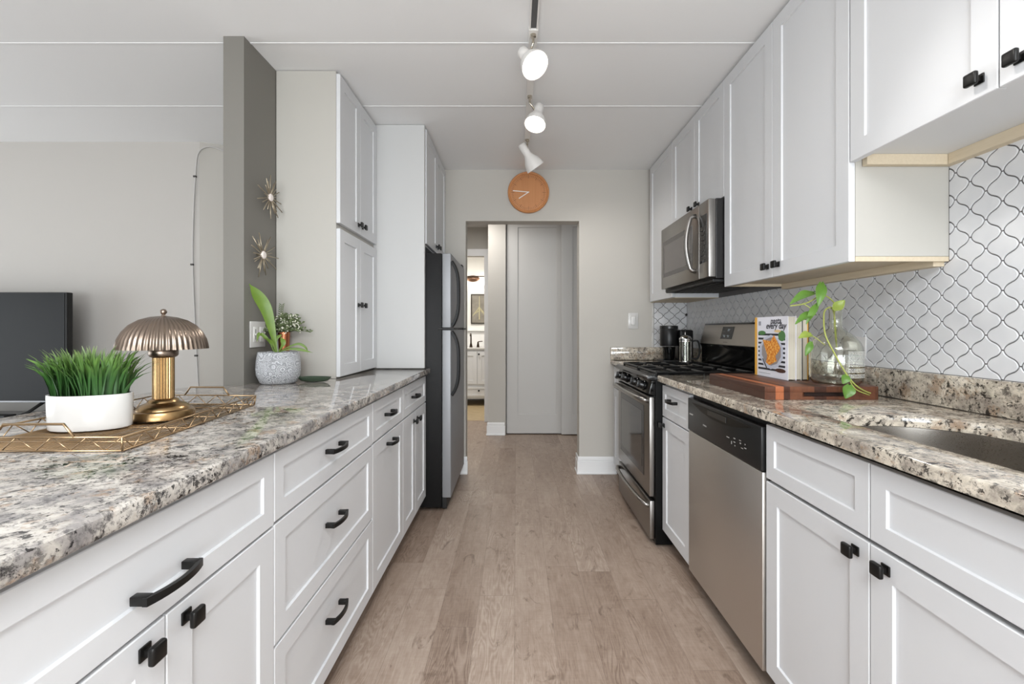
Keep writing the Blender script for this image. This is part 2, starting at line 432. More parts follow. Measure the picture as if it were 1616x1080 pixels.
# tall pantry on the counter
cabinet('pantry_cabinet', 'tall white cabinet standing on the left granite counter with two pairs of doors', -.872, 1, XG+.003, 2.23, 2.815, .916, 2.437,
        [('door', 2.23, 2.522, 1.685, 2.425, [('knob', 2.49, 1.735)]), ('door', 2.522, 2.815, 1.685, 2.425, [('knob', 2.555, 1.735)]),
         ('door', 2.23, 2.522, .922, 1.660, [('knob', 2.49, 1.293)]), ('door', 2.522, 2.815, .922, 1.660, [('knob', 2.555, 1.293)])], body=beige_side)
tag(G().box(XG+.003, -.575, 2.818, 2.846, .916, 2.437, .001).obj('side_panel', M('panel_white', (200, 200, 199), .5)),
    'tall plain white end panel between the counter cabinet and the fridge', 'panel')
cabinet('wall_cabinet', 'white two-door cabinet high above the fridge', -.568, 1, XG+.003, 2.848, 3.612, 1.695, 2.437,
        [('door', 2.85, 3.23, 1.70, 2.425, [('knob', 3.195, 1.745)]), ('door', 3.23, 3.61, 1.70, 2.425, [('knob', 3.265, 1.745)])])
# right side
RB = .775; RT = .85; RBK = 1.366
cabinet('base_cabinet', 'white sink base cabinet with two false drawer fronts over two doors', RB, -1, RBK, .58, 1.402, .10, .685,
        [('false_drawer', .99, 1.402, .697, .866, []), ('false_drawer', .58, .99, .697, .866, []),
         ('door', .99, 1.402, .095, .690, [('knob', 1.03, .655)]), ('door', .58, .99, .095, .690, [('knob', .945, .655)])], RT)
tag(cabinet('base_cabinet', 'white base cabinet past the near end of the sink unit', RB, -1, RBK, -.03, .578, .10, .88,
        [('drawer', -.03, .578, .697, .866, [('pull', .27, .785, .13)]), ('door', -.03, .578, .095, .690, [('knob', .50, .655)])], RT), 'white base cabinet past the near end of the sink unit', 'cabinet')
cabinet('base_cabinet', 'narrow white base cabinet between the range and the dishwasher', RB, -1, RBK, 2.018, 2.396, .10, .88,
        [('drawer', 2.018, 2.396, .700, .866, [('pull', 2.22, .800, .12)]), ('door', 2.018, 2.396, .095, .696, [('knob', 2.365, .655)])], RT)
cabinet('base_cabinet', 'white base cabinet in the far right corner beyond the range', RB, -1, RBK, 3.166, 3.596, .10, .88,
        [('drawer', 3.166, 3.596, .700, .866, [('pull', 3.36, .800, .12)]), ('door', 3.166, 3.596, .095, .696, [('knob', 3.20, .655)])], RT)
UX = 1.05
cabinet('wall_cabinet', 'white single-door wall cabinet in the far right corner beside the microwave', UX, -1, RBK, 3.045, 3.60, 1.375, 2.437,
        [('door', 3.045, 3.55, 1.374, 2.425, [('knob', 3.085, 1.425)])])
lab(G().box(UX+.021, RBK, 3.046, 3.599, 1.371, 1.3748).obj('underside', raw, [o for o in bpy.data.objects if o.get('label', '').startswith('white single-door wall')][0]), 'unpainted wood underside')
cabinet('wall_cabinet', 'short white two-door wall cabinet directly above the microwave', UX, -1, RBK, 2.282, 3.043, 1.83, 2.437,
        [('door', 2.282, 2.662, 1.832, 2.425, [('knob', 2.60, 1.880)]), ('door', 2.662, 3.043, 1.832, 2.425, [('knob', 2.705, 1.880)])])
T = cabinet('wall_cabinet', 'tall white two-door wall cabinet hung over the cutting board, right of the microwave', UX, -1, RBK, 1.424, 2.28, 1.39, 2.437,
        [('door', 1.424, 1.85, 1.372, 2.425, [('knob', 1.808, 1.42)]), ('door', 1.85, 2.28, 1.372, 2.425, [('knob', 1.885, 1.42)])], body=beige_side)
g = G().box(UX+.02, RBK, 1.4248, 1.440, 1.374, 1.389).box(UX+.02, RBK, 2.264, 2.279, 1.374, 1.389).box(UX+.02, UX+.04, 1.44, 2.264, 1.374, 1.389).box(1.33, RBK, 1.44, 2.264, 1.360, 1.389).box(UX+.04, 1.33, 1.44, 2.264, 1.386, 1.389)
lab(g.obj('underside', raw, T), 'unpainted wood underside')
T = cabinet('wall_cabinet', 'short white two-door wall cabinet above the sink, top right', UX, -1, RBK, .56, 1.422, 1.705, 2.437,
        [('door', .983, 1.422, 1.684, 2.425, [('knob', 1.022, 1.725)]), ('door', .56, .983, 1.684, 2.425, [('knob', .940, 1.725)])])
g = G().box(1.34, RBK, .56, 1.40, 1.672, 1.7045).box(1.09, RBK, 1.402, 1.4215, 1.672, 1.7045)
lab(g.obj('mounting_rail', raw, T), 'unpainted wood rail')
tag(T, 'short white two-door wall cabinet above the sink, top right', 'cabinet')

# ------------------------------------------------------------------ counters
def arc(cx, cy, r, a0, a1, n=10): return [(cx+r*math.cos(math.radians(a0+(a1-a0)*i/n)), cy+r*math.sin(math.radians(a0+(a1-a0)*i/n))) for i in range(n+1)]
poly = [(-.545, -.30), (-.545, 2.844), (XG+.002, 2.844), (XG+.002, 1.962)]+arc(-1.42+.16, 1.962-.16, .16, 90, 180)+[(-1.42, -.30)]
tag(G().prism(poly, .8815, .9145, .007, 3).obj('granite_countertop', gran_l, None, 30),
    'long polished granite peninsula top on the left run of white cabinets', 'countertop')

def slab_hole(outer, hole, z0, z1, bev=.006):
    b = bmesh.new()
    def loop(p):
        v = [b.verts.new((x, y, z1)) for x, y in p]
        return [b.edges.new((v[i], v[(i+1) % len(v)])) for i in range(len(v))]
    es = loop(outer)+loop(hole)
    r = bmesh.ops.triangle_fill(b, edges=es, use_beauty=True, use_dissolve=False)
    fs = [f for f in r['geom'] if isinstance(f, bmesh.types.BMFace)]
    for f in fs:
        if f.normal.z < 0: f.normal_flip()
    bnd = [e for e in b.edges if len(e.link_faces) == 1]
    ex = bmesh.ops.extrude_face_region(b, geom=fs)
    nv = [v for v in ex['geom'] if isinstance(v, bmesh.types.BMVert)]
    for v in nv: v.co.z = z0
    bmesh.ops.recalc_face_normals(b, faces=b.faces[:])
    top = [e for e in b.edges if all(abs(v.co.z-z1) < 1e-6 for v in e.verts) and sorted(abs(f.normal.z) > .5 for f in e.link_faces) == [False, True]]
    bmesh.ops.bevel(b, geom=top, offset=bev, segments=3, profile=.5, affect='EDGES')
    return b
SX0, SX1, SY0, SY1 = .872, 1.225, .50, 1.285
hole = arc(SX1-.16, SY1-.14, .15, 0, 90, 10)
hole = [(SX1, SY0+.10)]+[(SX1, SY1-.2)]+[(SX1-.20+.20*math.cos(a), SY1-.2+.20*math.sin(a)) for a in [PI/2*i/10 for i in range(1, 11)]]+\
       [(SX0+.06-.06*math.sin(a), SY1-.06+.06*math.cos(a)) for a in [PI/2*i/6 for i in range(0, 7)]]+\
       [(SX0+.08-.08*math.cos(a), SY0+.08-.08*math.sin(a)) for a in [PI/2*i/6 for i in range(0, 7)]]+\
       [(SX1-.1+.1*math.sin(a), SY0+.1-.1*math.cos(a)) for a in [PI/2*i/6 for i in range(0, 6)]]
g = G().add(slab_hole([(.75, -.30), (1.366, -.30), (1.366, 2.397), (.75, 2.397)], hole, .884, .9145))
tag(g.obj('granite_countertop', gran_r, None, 30), 'granite countertop holding the sink on the right, in front of the tiles', 'countertop')
tag(G().prism([(.752, 3.168), (1.366, 3.168), (1.366, 3.616), (.752, 3.616)], .884, .9145, .005, 2).obj('granite_countertop', gran_r, None, 30),
    'short granite countertop in the far right corner under the coffee maker', 'countertop')
lipz = (.9150, 1.016)
tag(G().box(1.342, 1.366, -.30, 2.397, *lipz, .003).obj('granite_backsplash', gran_r, None, 30), 'long granite upstand along the tiled wall behind the sink', 'backsplash')
T = thing('granite_backsplash', 'granite upstand wrapping the far corner behind the coffee maker', 'backsplash', (1.05, 3.60, .915))
G().box(.752, 1.34, 3.592, 3.616, *lipz, .003).obj('end_wall_strip', gran_r, T, 30)
G().box(1.342, 1.366, 3.168, 3.616, *lipz, .003).obj('side_wall_strip', gran_r, T, 30)

# undermount sink
T = thing('kitchen_sink', 'stainless undermount sink bowl set in the right granite countertop', 'sink', (1.05, .89, .70))
b = bmesh.new(); cxs, cys = (SX0+SX1)/2, (SY0+SY1)/2
rings = []
for sc, z in ((1.035, .8825), (1.0, .8825), (.995, .86), (.985, .74), (.96, .712), (.90, .700), (.5, .697), (.12, .695)):
    rings.append([b.verts.new((cxs+(x-cxs)*(1+(sc-1)*1.0), cys+(y-cys)*(1+(sc-1)*.55 if sc > .9 else sc), z)) for x, y in hole])
for A, B in zip(rings, rings[1:]):
    for k in range(len(A)): b.faces.new((A[k], A[(k+1) % len(A)], B[(k+1) % len(A)], B[k]))
b.faces.new(rings[-1])
o = G().add(b).obj('bowl', sink_m, T, 50)
md = o.modifiers.new('s', 'SOLIDIFY'); md.thickness = .0015; md.offset = 0
G().lathe([(.001, .6975), (.035, .6975), (.042, .700), (.042, .7025), (.030, .701), (.001, .6985)], 1.05, .90).obj('drain', nickel, T, 40)
# faucet, mostly beyond the right edge
T = thing('kitchen_faucet', 'brushed nickel pull-down faucet with teardrop spray head at the right edge', 'faucet', (1.30, .80, .915))
G().lathe([(.028, .9148), (.028, .93), (.020, .945), (.017, .99), (.017, 1.00)], 1.29, .80).obj('base', nickel, T, 40)
G().tube(smooth_path([(1.29, .80, .99), (1.29, .80, 1.15), (1.275, .81, 1.215), (1.23, .83, 1.225), (1.19, .850, 1.19), (1.150, .870, 1.155)], 6), .013, 12).obj('neck', nickel, T, True)
G().lathe([(.013, 0), (.020, .02), (.028, .055), (.031, .085), (.030, .105), (.026, .115)], 1.153, .868, 1.158, 24, axis=(-.78, .25, -.42)).obj('spray_head', nickel, T, 40)
ax = Vector((-.78, .25, -.42)).normalized(); e = Vector((1.153, .868, 1.158))+ax*.116
G().lathe([(.025, 0), (.024, .004), (.001, .005)], *e, 24, axis=ax).obj('spray_nozzle', blk_m, T, 40)
G().tube([(1.29, .80, .965), (1.30, .74, .985), (1.30, .70, 1.01)], [.008, .007, .006], 10).obj('lever', nickel, T, True)

# ------------------------------------------------------------------ arabesque tile
tile_m = M('tile_glaze', (222, 222, 224), .16)
t = NT(tile_m); t.color(t.mix(t.noise(t.co, 14, 1), (206, 207, 210), (226, 226, 227)))
grout = M('grout', (112, 109, 108), .85)
P_, Q_, NK = .0453, .084, .0075
def lantern(inset=.0018):
    pts = []; n = 20
    def hw(u):                       # u in -.5...5
        c = math.cos(2*PI*u); s = (1 if c >= 0 else -1)*abs(c)**.72
        return P_/2+(P_/2-NK/2)*s
    right = []
    for i in range(n+1):
        u = -.5+i/n; right.append((hw(u), u*Q_))
    # inset along normals
    out = []
    for i, (x, z) in enumerate(right):
        a = right[max(i-1, 0)]; b = right[min(i+1, n)]
        tx, tz = b[0]-a[0], b[1]-a[1]; L = math.hypot(tx, tz)
        nx, nz = tz/L, -tx/L
        if i in (0, n): nx, nz = (1, 0)
        xx, zz = x-nx*inset, z-nz*inset
        zz = max(-Q_/2+inset, min(Q_/2-inset, zz)); out.append((max(xx, .0008), zz))
    return out+[(-x, z) for x, z in reversed(out)]
LO, LI = lantern(.0017), lantern(.0032)
def tiles(name, f, a0, a1, z0, z1, cuts=(), zoff=1.142):
    """f(a, z, d) -> world; keeps a in a0..a1 and z in z0..z1, cuts: list of (a_lo, a_hi, zmax)"""
    b = bmesh.new()
    for i in range(int(math.floor(a0/P_))-1, int(math.ceil(a1/P_))+2):
        for j in range(int((z0-zoff)/Q_)-2, int((z1-zoff)/Q_)+3):
            ca = i*P_; cz = zoff+(j+(.5 if i % 2 else 0))*Q_
            if ca+P_ < a0 or ca-P_ > a1 or cz+Q_ < z0 or cz-Q_ > z1: continue
            lo = [b.verts.new((ca+x, cz+z, .0005)) for x, z in LO]; mi = [b.verts.new((ca+x, cz+z, .0035)) for x, z in LO]
            hi = [b.verts.new((ca+x, cz+z, .0050)) for x, z in LI]
            n = len(lo)
            for k in range(n):
                b.faces.new((lo[k], lo[(k+1) % n], mi[(k+1) % n], mi[k])); b.faces.new((mi[k], mi[(k+1) % n], hi[(k+1) % n], hi[k]))
            b.faces.new(hi)
    for co, no in (((a0, 0, 0), (-1, 0, 0)), ((a1, 0, 0), (1, 0, 0)), ((0, z0, 0), (0, -1, 0)), ((0, z1, 0), (0, 1, 0))):
        bmesh.ops.bisect_plane(b, geom=b.verts[:]+b.edges[:]+b.faces[:], plane_co=co, plane_no=no, clear_outer=True)
    for v in b.verts: v.co = Vector(f(*v.co))
    return b
fr_ = lambda a, z, d: (XR-.0001-d, a, z)
g = G()
g.add(tiles('t', fr_, -.30, 1.4225, 1.0165, 1.70)); g.add(tiles('t', fr_, 1.4225, 2.40, 1.0165, 1.372))
g.add(tiles('t', fr_, 2.40, 3.166, .90, 1.372)); g.add(tiles('t', fr_, 3.166, YE-.004, 1.0165, 1.372))
tile = g.obj('tile_backsplash', tile_m, None, 25)
G().box(XR-.0012, XR-.0002, -.30, YE-.0005, .88, 1.71).obj('grout', grout, tile)
tag(tile, 'white arabesque lantern tile covering the right wall behind sink and range', 'tile')
fe = lambda a, z, d: (a, YE-.0001-d, z)
g = G().add(tiles('t', fe, 1.103, XR-.006, 1.0165, 1.372))
tl = g.obj('tile_backsplash', tile_m, None, 25); tag(tl, 'narrow strip of white lantern tile on the end wall behind the coffee maker', 'tile')
G().box(1.10, XR-.002, YE-.0012, YE-.0002, 1.0165, 1.375).obj('grout', grout, tl)
g = G()
for k in range(3): g.box(1.086, 1.101, YE-.0085, YE-.0005, 1.0165+k*.12, 1.0165+k*.12+.1185, .002)
g.obj('edge_tile', ceramic, tl, 30)

# ------------------------------------------------------------------ fridge
T = thing('refrigerator', 'black-sided top-freezer refrigerator with stainless doors and curved black handles', 'refrigerator', (-.8, 3.23, 0))
G().box(-1.15, -.477, 2.878, 3.588, .02, 1.645, .004).obj('body', blk_tex, T, 30)
G().box(-.477, -.445, 2.885, 3.58, .012, .080, .004).obj('kick_grille', blk_m, T)
for nm, z0, z1 in (('freezer_door', 1.168, 1.645), ('fridge_door', .085, 1.156)):
    d = G().box(-.474, -.417, 2.874, 3.590, z0, z1, .006, 3).obj(nm, steel_f, T, 40)
    g = G()
    if nm == 'freezer_door': za, zb = 1.175, 1.595
    else: za, zb = 1.148, .735
    pts = []
    for i in range(17):
        s = i/16; bow = .044*(1-abs(2*s-1)**3.5)
        pts.append((-.412+bow, 2.893, za+(zb-za)*s))
    gg = g; n = len(pts); rows = []
    for i, p in enumerate(pts):
        tt = (Vector(pts[min(i+1, n-1)])-Vector(pts[max(i-1, 0)])).normalized(); nn = Vector((0, 1, 0)).cross(tt).normalized()
        if nn.x < 0: nn = -nn
        c = Vector(p); th = .008
        rows.append([gg.bm.verts.new(c+Vector((0, a, 0))+nn*q) for a, q in ((-.017, -th*1.6), (.017, -th*1.6), (.017, th*.4), (.010, th), (-.010, th), (-.017, th*.4))])
    for i in range(n-1):
        for k in range(6): gg.bm.faces.new((rows[i][k], rows[i][(k+1) % 6], rows[i+1][(k+1) % 6], rows[i+1][k]))
    gg.bm.faces.new(rows[0][::-1]); gg.bm.faces.new(rows[-1])
    lab(g.obj('handle', M('fridge_handle', (10, 10, 11), .4, 0, .3), d, 50), 'black bowed handle')
G().box(-.50, -.40, 2.868, 2.90, 1.1565, 1.1675, .002).box(-.474, -.425, 2.90, 3.58, 1.158, 1.166).obj('hinge_strip', blk_m, T)
G().box(-.46, -.40, 3.55, 3.585, 1.157, 1.167, .002).obj('hinge', blk_m, T)
G().box(-.55, -.42, 3.50, 3.58, 1.645, 1.662, .004).obj('top_hinge', blk_m, T)

# ------------------------------------------------------------------ range
T = thing('gas_range', 'stainless and black gas range between two white base cabinets', 'range', (1.03, 2.78, 0))
Y0, Y1 = 2.402, 3.162
G().box(.742, 1.345, Y0, Y1, .012, .895, .002).obj('body', M('range_side', (12, 12, 12), .35, 0, .25), T)
# oven door
d = G().box(.712, .741, Y0+.012, Y1-.012, .262, .795, .005, 2).obj('oven_door', steel, T, 40)
G().box(.7095, .7125, Y0+.115, Y1-.09, .345, .735, .001).obj('window', M('oven_frame', (30, 29, 28), .15), d)
G().box(.7080, .7098, Y0+.150, Y1-.125, .385, .700).obj('glass', glassy, d)
g = G().tube([(.716, Y0+.04, .772), (.690, Y0+.045, .778), (.672, Y0+.08, .782)]+[(.672-.006*math.sin(PI*k/8), Y0+.08+(Y1-Y0-.16)*k/8, .782) for k in range(1, 8)]+[(.672, Y1-.08, .782), (.690, Y1-.045, .778), (.716, Y1-.04, .772)], .0135, 12)
g.obj('handle', steel, d, True)
G().box(.7115, .7415, Y0+.0125, Y1-.0125, .7955, .80).obj('door_trim', blk_m, d)
# drawer
d = G().box(.714, .741, Y0+.012, Y1-.012, .035, .240, .005, 2).obj('warming_drawer', steel, T, 40)
g = G().tube([(.718, Y0+.04, .205), (.697, Y0+.05, .212), (.684, Y0+.10, .216)]+[(.684-.012*math.sin(PI*k/8), Y0+.10+(Y1-Y0-.20)*k/8, .216) for k in range(1, 8)]+[(.684, Y1-.10, .216), (.697, Y1-.05, .212), (.718, Y1-.04, .205)], .012, 12)
g.obj('handle', steel, d, True)
# control panel: sloped
poly = [(.742, .803), (.706, .812), (.722, .882), (.742, .884)]
cp = G().prism(poly, Y0+.004, Y1-.004, .002, 2, f=lambda a, c, z: (a, z, c)).obj('control_panel', blk, T, 30)
nk = Vector((-.072, 0, .016)).normalized()
for yk in (2.52, 2.665, 2.90, 3.045):
    p0 = Vector((.714, yk, .847)); g = G()
    g.lathe([(.029, 0), (.029, .006), (.024, .009), (.022, .030), (.019, .034), (.001, .034)], *p0, 24, axis=nk)
    g.fbox(p0+nk*.024, Vector((0, 1, 0)), nk.cross(Vector((0, 1, 0))), nk, -.0055, .0055, -.020, .020, .006, .018, .002)
    lab(g.obj('knob', M('knob_black', (16, 16, 16), .22), cp, 40), 'round black burner knob')
# cooktop with rolled front lip
poly = [(.742, .886), (.700, .888), (.694, .900), (.700, .910), (.712, .917), (.728, .914), (.742, .903), (1.335, .903), (1.335, .896), (.742, .896)]
top_ = G().prism(poly, Y0-.001, Y1+.001, .002, 2, f=lambda a, c, z: (a, z, c)).obj('cooktop', M('cooktop_enamel', (26, 25, 25), .25), T, 30)
cast = M('cast_iron', (16, 16, 16), .42)
for bx in (.86, 1.15):
    for by in (2.59, 2.975):
        G().lathe([(.050, .9030), (.050, .909), (.042, .912), (.034, .913), (.034, .918), (.030, .920), (.001, .920)], bx, by, 0, 28).obj('burner', cast, T, 35)
for ya, yb in ((Y0+.02, 2.775), (2.789, Y1-.02)):
    g = G(); zt = .926; r = .0075
    def bar(p, q): g.tube([p, q], r, 6)
    xa, xb = .752, 1.265; xm = (xa+xb)/2; ym = (ya+yb)/2
    for y in (ya, yb): bar((xa, y, zt), (xb, y, zt))
    for x in (xa, xm, xb): bar((x, ya, zt), (x, yb, zt))
    for bx in (.86, 1.15):
        for dx, dy in ((1, 0), (-1, 0), (0, 1), (0, -1)):
            bx2 = {1: (xm if bx < xm else xb), -1: (xa if bx < xm else xm)}.get(dx, bx); by2 = {1: yb, -1: ya}.get(dy, ym)
            ix, iy = bx+dx*.028, ym+dy*.028
            g.tube([(bx2, by2, zt), ((bx2+ix)/2, (by2+iy)/2, zt+.004), (ix, iy, zt+.004)], r, 6)
    for x in (xa, xm, xb):
        for y in (ya, yb): g.tube([(x, y, zt), (x, y, .9032)], .007, 6)
    g.obj('burner_grate', cast, T, 40)
# backguard
bg = G().prism([(1.300, .90), (1.352, .90), (1.352, 1.198), (1.322, 1.198), (1.286, 1.060), (1.300, 1.035)], Y0, Y1, .003, 2, f=lambda a, c, z: (a, z, c)).obj('backguard', blk, T, 30)
fn = Vector((-.138, 0, .036)).normalized(); fv = Vector((.036, 0, .138)).normalized(); O_ = Vector((1.286, 0, 1.060))
G().fbox(O_, (0, 1, 0), fv, fn, Y0+.012, Y1-.012, .002, .132, -.001, .004, .002).obj('steel_panel', brushed('backguard_steel', (158, 152, 144), .32, (2, 1, 60)), bg)
dd = G().fbox(O_, (0, 1, 0), fv, fn, 2.71, 2.86, .040, .118, .0035, .006, .001).obj('display', M('display_black', (18, 19, 20), .15), bg)
g = G(); seg_m = M('display_digits', (150, 160, 165), .4, emit=(150, 165, 170), es=.15)
for (a, c, ww, hh) in ((2.765, .088, .004, .016), (2.778, .088, .004, .016), (2.771, .095, .010, .003), (2.755, .098, .010, .003), (2.80, .060, .03, .003), (2.75, .060, .03, .003), (2.80, .052, .02, .003), (2.75, .052, .02, .003)):
    g.fbox(O_, (0, 1, 0), fv, fn, a, a+ww, c, c+hh, .006, .0064)
g.obj('digits', seg_m, dd)
g = G()
for k in range(7): g.fbox(O_, (0, 1, 0), fv, fn, 2.755+k*.008, 2.760+k*.008, .016, .022, .004, .0045)
g.obj('brand_mark', M('mark_grey', (110, 105, 100), .4), bg)

# ------------------------------------------------------------------ microwave
T = thing('microwave', 'stainless over-the-range microwave mounted under the short wall cabinet', 'microwave', (1.17, 2.66, 1.42))
MY0, MY1, MZ0, MZ1 = 2.288, 3.038, 1.422, 1.826
G().box(1.012, 1.362, MY0, MY1, MZ0-.004, MZ1, .003).obj('body', M('mw_black', (24, 22, 22), .35), T)
G().box(.975, 1.0115, 2.412, MY1, MZ0+.004, MZ1-.002, .004).obj('door', steel, T, 40)
dr = T.children[-1]
G().box(.9735, .9755, 2.50, 2.995, 1.500, 1.735, .0008).obj('window', M('mw_glass', (62, 57, 56), .12, 0, .8), dr)
G().box(.9725, .9738, 2.535, 2.965, 1.525, 1.705).obj('glass', M('mw_glass_in', (98, 92, 90), .10, 0, .8), dr)
g = G().tube([(.977, 2.455, 1.475), (.955, 2.455, 1.478)]+[(.944-.022*math.sin(PI*k/10), 2.455, 1.490+.27*k/10) for k in range(0, 11)]+[(.955, 2.455, 1.772), (.977, 2.455, 1.775)], .012, 12)
g.obj('handle', steel, dr, True)
p = G().box(.975, 1.0115, MY0, 2.409, MZ0+.004, MZ1-.002, .004).obj('control_panel', steel, T, 40)
k_ = G().box(.9735, .9755, 2.308, 2.400, 1.505, 1.755, .001).obj('keypad', M('mw_pad', (14, 14, 14), .15), p)
g = G()
for r_ in range(7):
    for c_ in range(4): g.box(.9727, .9737, 2.315+c_*.021, 2.331+c_*.021, 1.520+r_*.026, 1.538+r_*.026)
g.obj('keys', M('mw_keys', (58, 55, 52), .4), k_)
g = G().box(1.0, 1.35, MY0+.01, MY1-.02, MZ0-.022, MZ0-.0045, .004)
for k in range(8): g.box(1.03+k*.035, 1.05+k*.035, MY0+.04, MY1-.1, MZ0-.028, MZ0-.021, .002)
g.obj('vent', blk_m, T)

# ------------------------------------------------------------------ dishwasher
T = thing('dishwasher', 'stainless dishwasher with black control strip under the right granite countertop', 'dishwasher', (1.06, 1.71, 0))
DY0, DY1 = 1.407, 2.013
G().box(.79, 1.35, DY0, DY1, .09, .878).obj('body', blk_m, T)
G().box(.768, .789, DY0+.002, DY1-.002, .090, .712, .003).obj('door', steel_v, T, 30)
cp = G().box(.764, .789, DY0+.002, DY1-.002, .715, .855, .004, 3).obj('control_panel', M('dw_black', (26, 26, 26), .32), T, 40)
g = G()
# flat dark plate painting the shade of the arched finger recess
b = g.bm; n = 16; A = []; B = []
for i in range(n+1):
    s = i/n; y = DY0+.05+(DY1-DY0-.10)*s; dep = .034*(1-(2*s-1)**2)+.0008
    A.append(b.verts.new((.7625, y, .842))); B.append(b.verts.new((.7625, y, .842-dep)))
for i in range(n): b.faces.new((A[i], A[i+1], B[i+1], B[i]))
r = bmesh.ops.extrude_face_region(b, geom=b.faces[:]); bmesh.ops.translate(b, vec=(.0016, 0, 0), verts=[v for v in r['geom'] if isinstance(v, bmesh.types.BMVert)])
g.obj('recess_shade_plate', M('dw_recess_shade', (12, 12, 12), .3, 0, .3), cp)
G().box(.7605, .7628, 1.64, 1.80, .818, .838, .001).obj('latch', M('dw_latch', (40, 39, 38), .3), cp)
g = G()
for (y, z, a, c) in ((1.955, .785, .035, .006), (1.84, .765, .006, .006), (1.828, .765, .006, .006), (1.815, .765, .006, .006), (1.62, .768, .02, .003), (1.60, .752, .004, .01), (1.575, .775, .012, .003), (1.575, .762, .012, .003), (1.575, .75, .004, .004), (1.535, .778, .012, .002), (1.535, .768, .008, .004), (1.50, .760, .012, .003), (1.505, .772, .004, .004), (1.52, .755, .014, .002)):
    g.box(.7632, .7642, y, y+a, z, z+c)
g.obj('button_marks', M('dw_marks', (170, 168, 165), .4), cp)
G().box(.86, .875, DY0+.002, DY1-.002, 0, .089).obj('toe_kick', blk_m, T)

# ------------------------------------------------------------------ track lighting
T = thing('track_light', 'white ceiling light track running down the kitchen with adjustable spot heads', 'light', (.072, 1.5, CH))
lamp_w = M('lamp_white', (232, 229, 225), .35)
g = G().box(.054, .060, .9, 3.05, CH-.018, CH-.0005).box(.084, .090, .9, 3.05, CH-.018, CH-.0005).box(.054, .090, .9, 3.05, CH-.005, CH-.0005)
g.box(.052, .092, 1.90, 1.96, CH-.020, CH-.0005, .002).box(.060, .084, 1.96, 3.05, CH-.018, CH-.0052)
g.obj('track', lamp_w, T)
lab(G().box(.061, .083, .92, 1.90, CH-.012, CH-.0055).obj('track_slot', M('slot', (90, 90, 90), .5), T), 'grey slot of the track')
glow = M('bulb_glow', (255, 248, 235), .5, emit=(255, 246, 230), es=14)
inner = M('lamp_inside', (248, 246, 240), .3)
def spot_head(label, ym, back, front, power, dia=.125, cone=112):
    """back, front: world points on the lamp axis"""
    ax = (Vector(front)-Vector(back)); L = ax.length; ax.normalize(); B = Vector(back)
    T = thing('spotlight', label, 'light', (.072, ym, CH-.02), 'spot heads on the ceiling track')
    G().lathe([(.012, 0), (.012, .012), (.006, .016), (.006, .035)], .072, ym, CH-.018, 20, axis=(0, 0, -1)).obj('stem', nickel, T, 40)
    j = B+ax*L*.42
    g = G().tube([(.072, ym, CH-.05), (.072, ym, CH-.055), tuple(j)], .005, 8); g.obj('yoke', nickel, T, True)
    r = dia/2; s = L
    prof = [(.001, -.006), (.020, -.006), (.026, 0), (.027, .25*s), (.026, .42*s), (.034, .52*s), (.050*dia/.125, .68*s), (.058*dia/.125, .84*s), (r, s),
            (r-.003, s), (.055*dia/.125, .84*s), (.046*dia/.125, .68*s), (.028, .55*s), (.001, .55*s)]
    G().lathe(prof, *B, 40, axis=ax).obj('shade', lamp_w, T, 50)
    G().lathe([(.001, .70*s), (.038*dia/.125, .70*s), (.042*dia/.125, .74*s), (.038*dia/.125, .80*s), (.001, .83*s)], *B, 32, axis=ax).obj('bulb', glow, T, True)
    l = bpy.data.lights.new('spot', 'SPOT'); l.energy = power; l.spot_size = math.radians(cone); l.spot_blend = 1; l.shadow_soft_size = .04; l.color = (1, .975, .94)
    o = bpy.data.objects.new('spot_beam', l); C.objects.link(o); o.location = B+ax*(s+.01)
    o.rotation_euler = ax.to_track_quat('-Z', 'Y').to_euler()
spot_head('nearest white spot head in the photo, its bright mouth turned toward the camera', 1.93, (.028, 1.985, 2.378), (.080, 1.925, 2.285), 3)
spot_head('middle white spot head on the track, its lit mouth tipped downward', 2.44, (.125, 2.48, 2.385), (.100, 2.43, 2.262), 20, .118)
spot_head('farthest white spot head just above the wooden clock, turned sideways', 3.00, (.034, 2.975, 2.375), (.130, 3.02, 2.240), 12, .13)
spot_head('white spot head nearer than the frame edge, aimed at the sink tiles', 1.10, (.045, 1.10, 2.375), (.145, 1.085, 2.29), 14, .125, 48)

# ------------------------------------------------------------------ clock
T = thing('wall_clock', 'round wooden wall clock with white hands above the opening', 'clock', (.096, YE, 2.236))
cw = M('clock_wood', (196, 134, 84), .45); t = NT(cw); t.color(t.mix(t.noise(t.map(t.co, (60, 60, 3)), 1, 5), (186, 122, 74), (208, 148, 98)))
cx, cz, R_ = .096, 1.159+215*YE/F/1.0, .165
G().lathe([(R_*.97, 0), (R_, .006), (R_, .026), (R_*.97, .032), (R_*.90, .026), (R_*.88, .020), (.001, .020)], cx, YE-.001, cz, 64, axis=(0, -1, 0)).obj('face', cw, T, 30)
g = G(); dark = M('clock_marks', (120, 74, 42), .5)
for k in range(60):
    a = 2*PI*k/60; L = .018 if k % 5 else .026; r1 = R_*.84
    U_ = Vector((math.sin(a), 0, math.cos(a))); V_ = Vector((math.cos(a), 0, -math.sin(a)))
    g.fbox((cx, YE-.021, cz), U_, V_, (0, -1, 0), r1-L, r1, -.0010 if k % 5 else -.0018, .0010 if k % 5 else .0018, -.0006, .0008)
g.obj('minute_marks', dark, T)
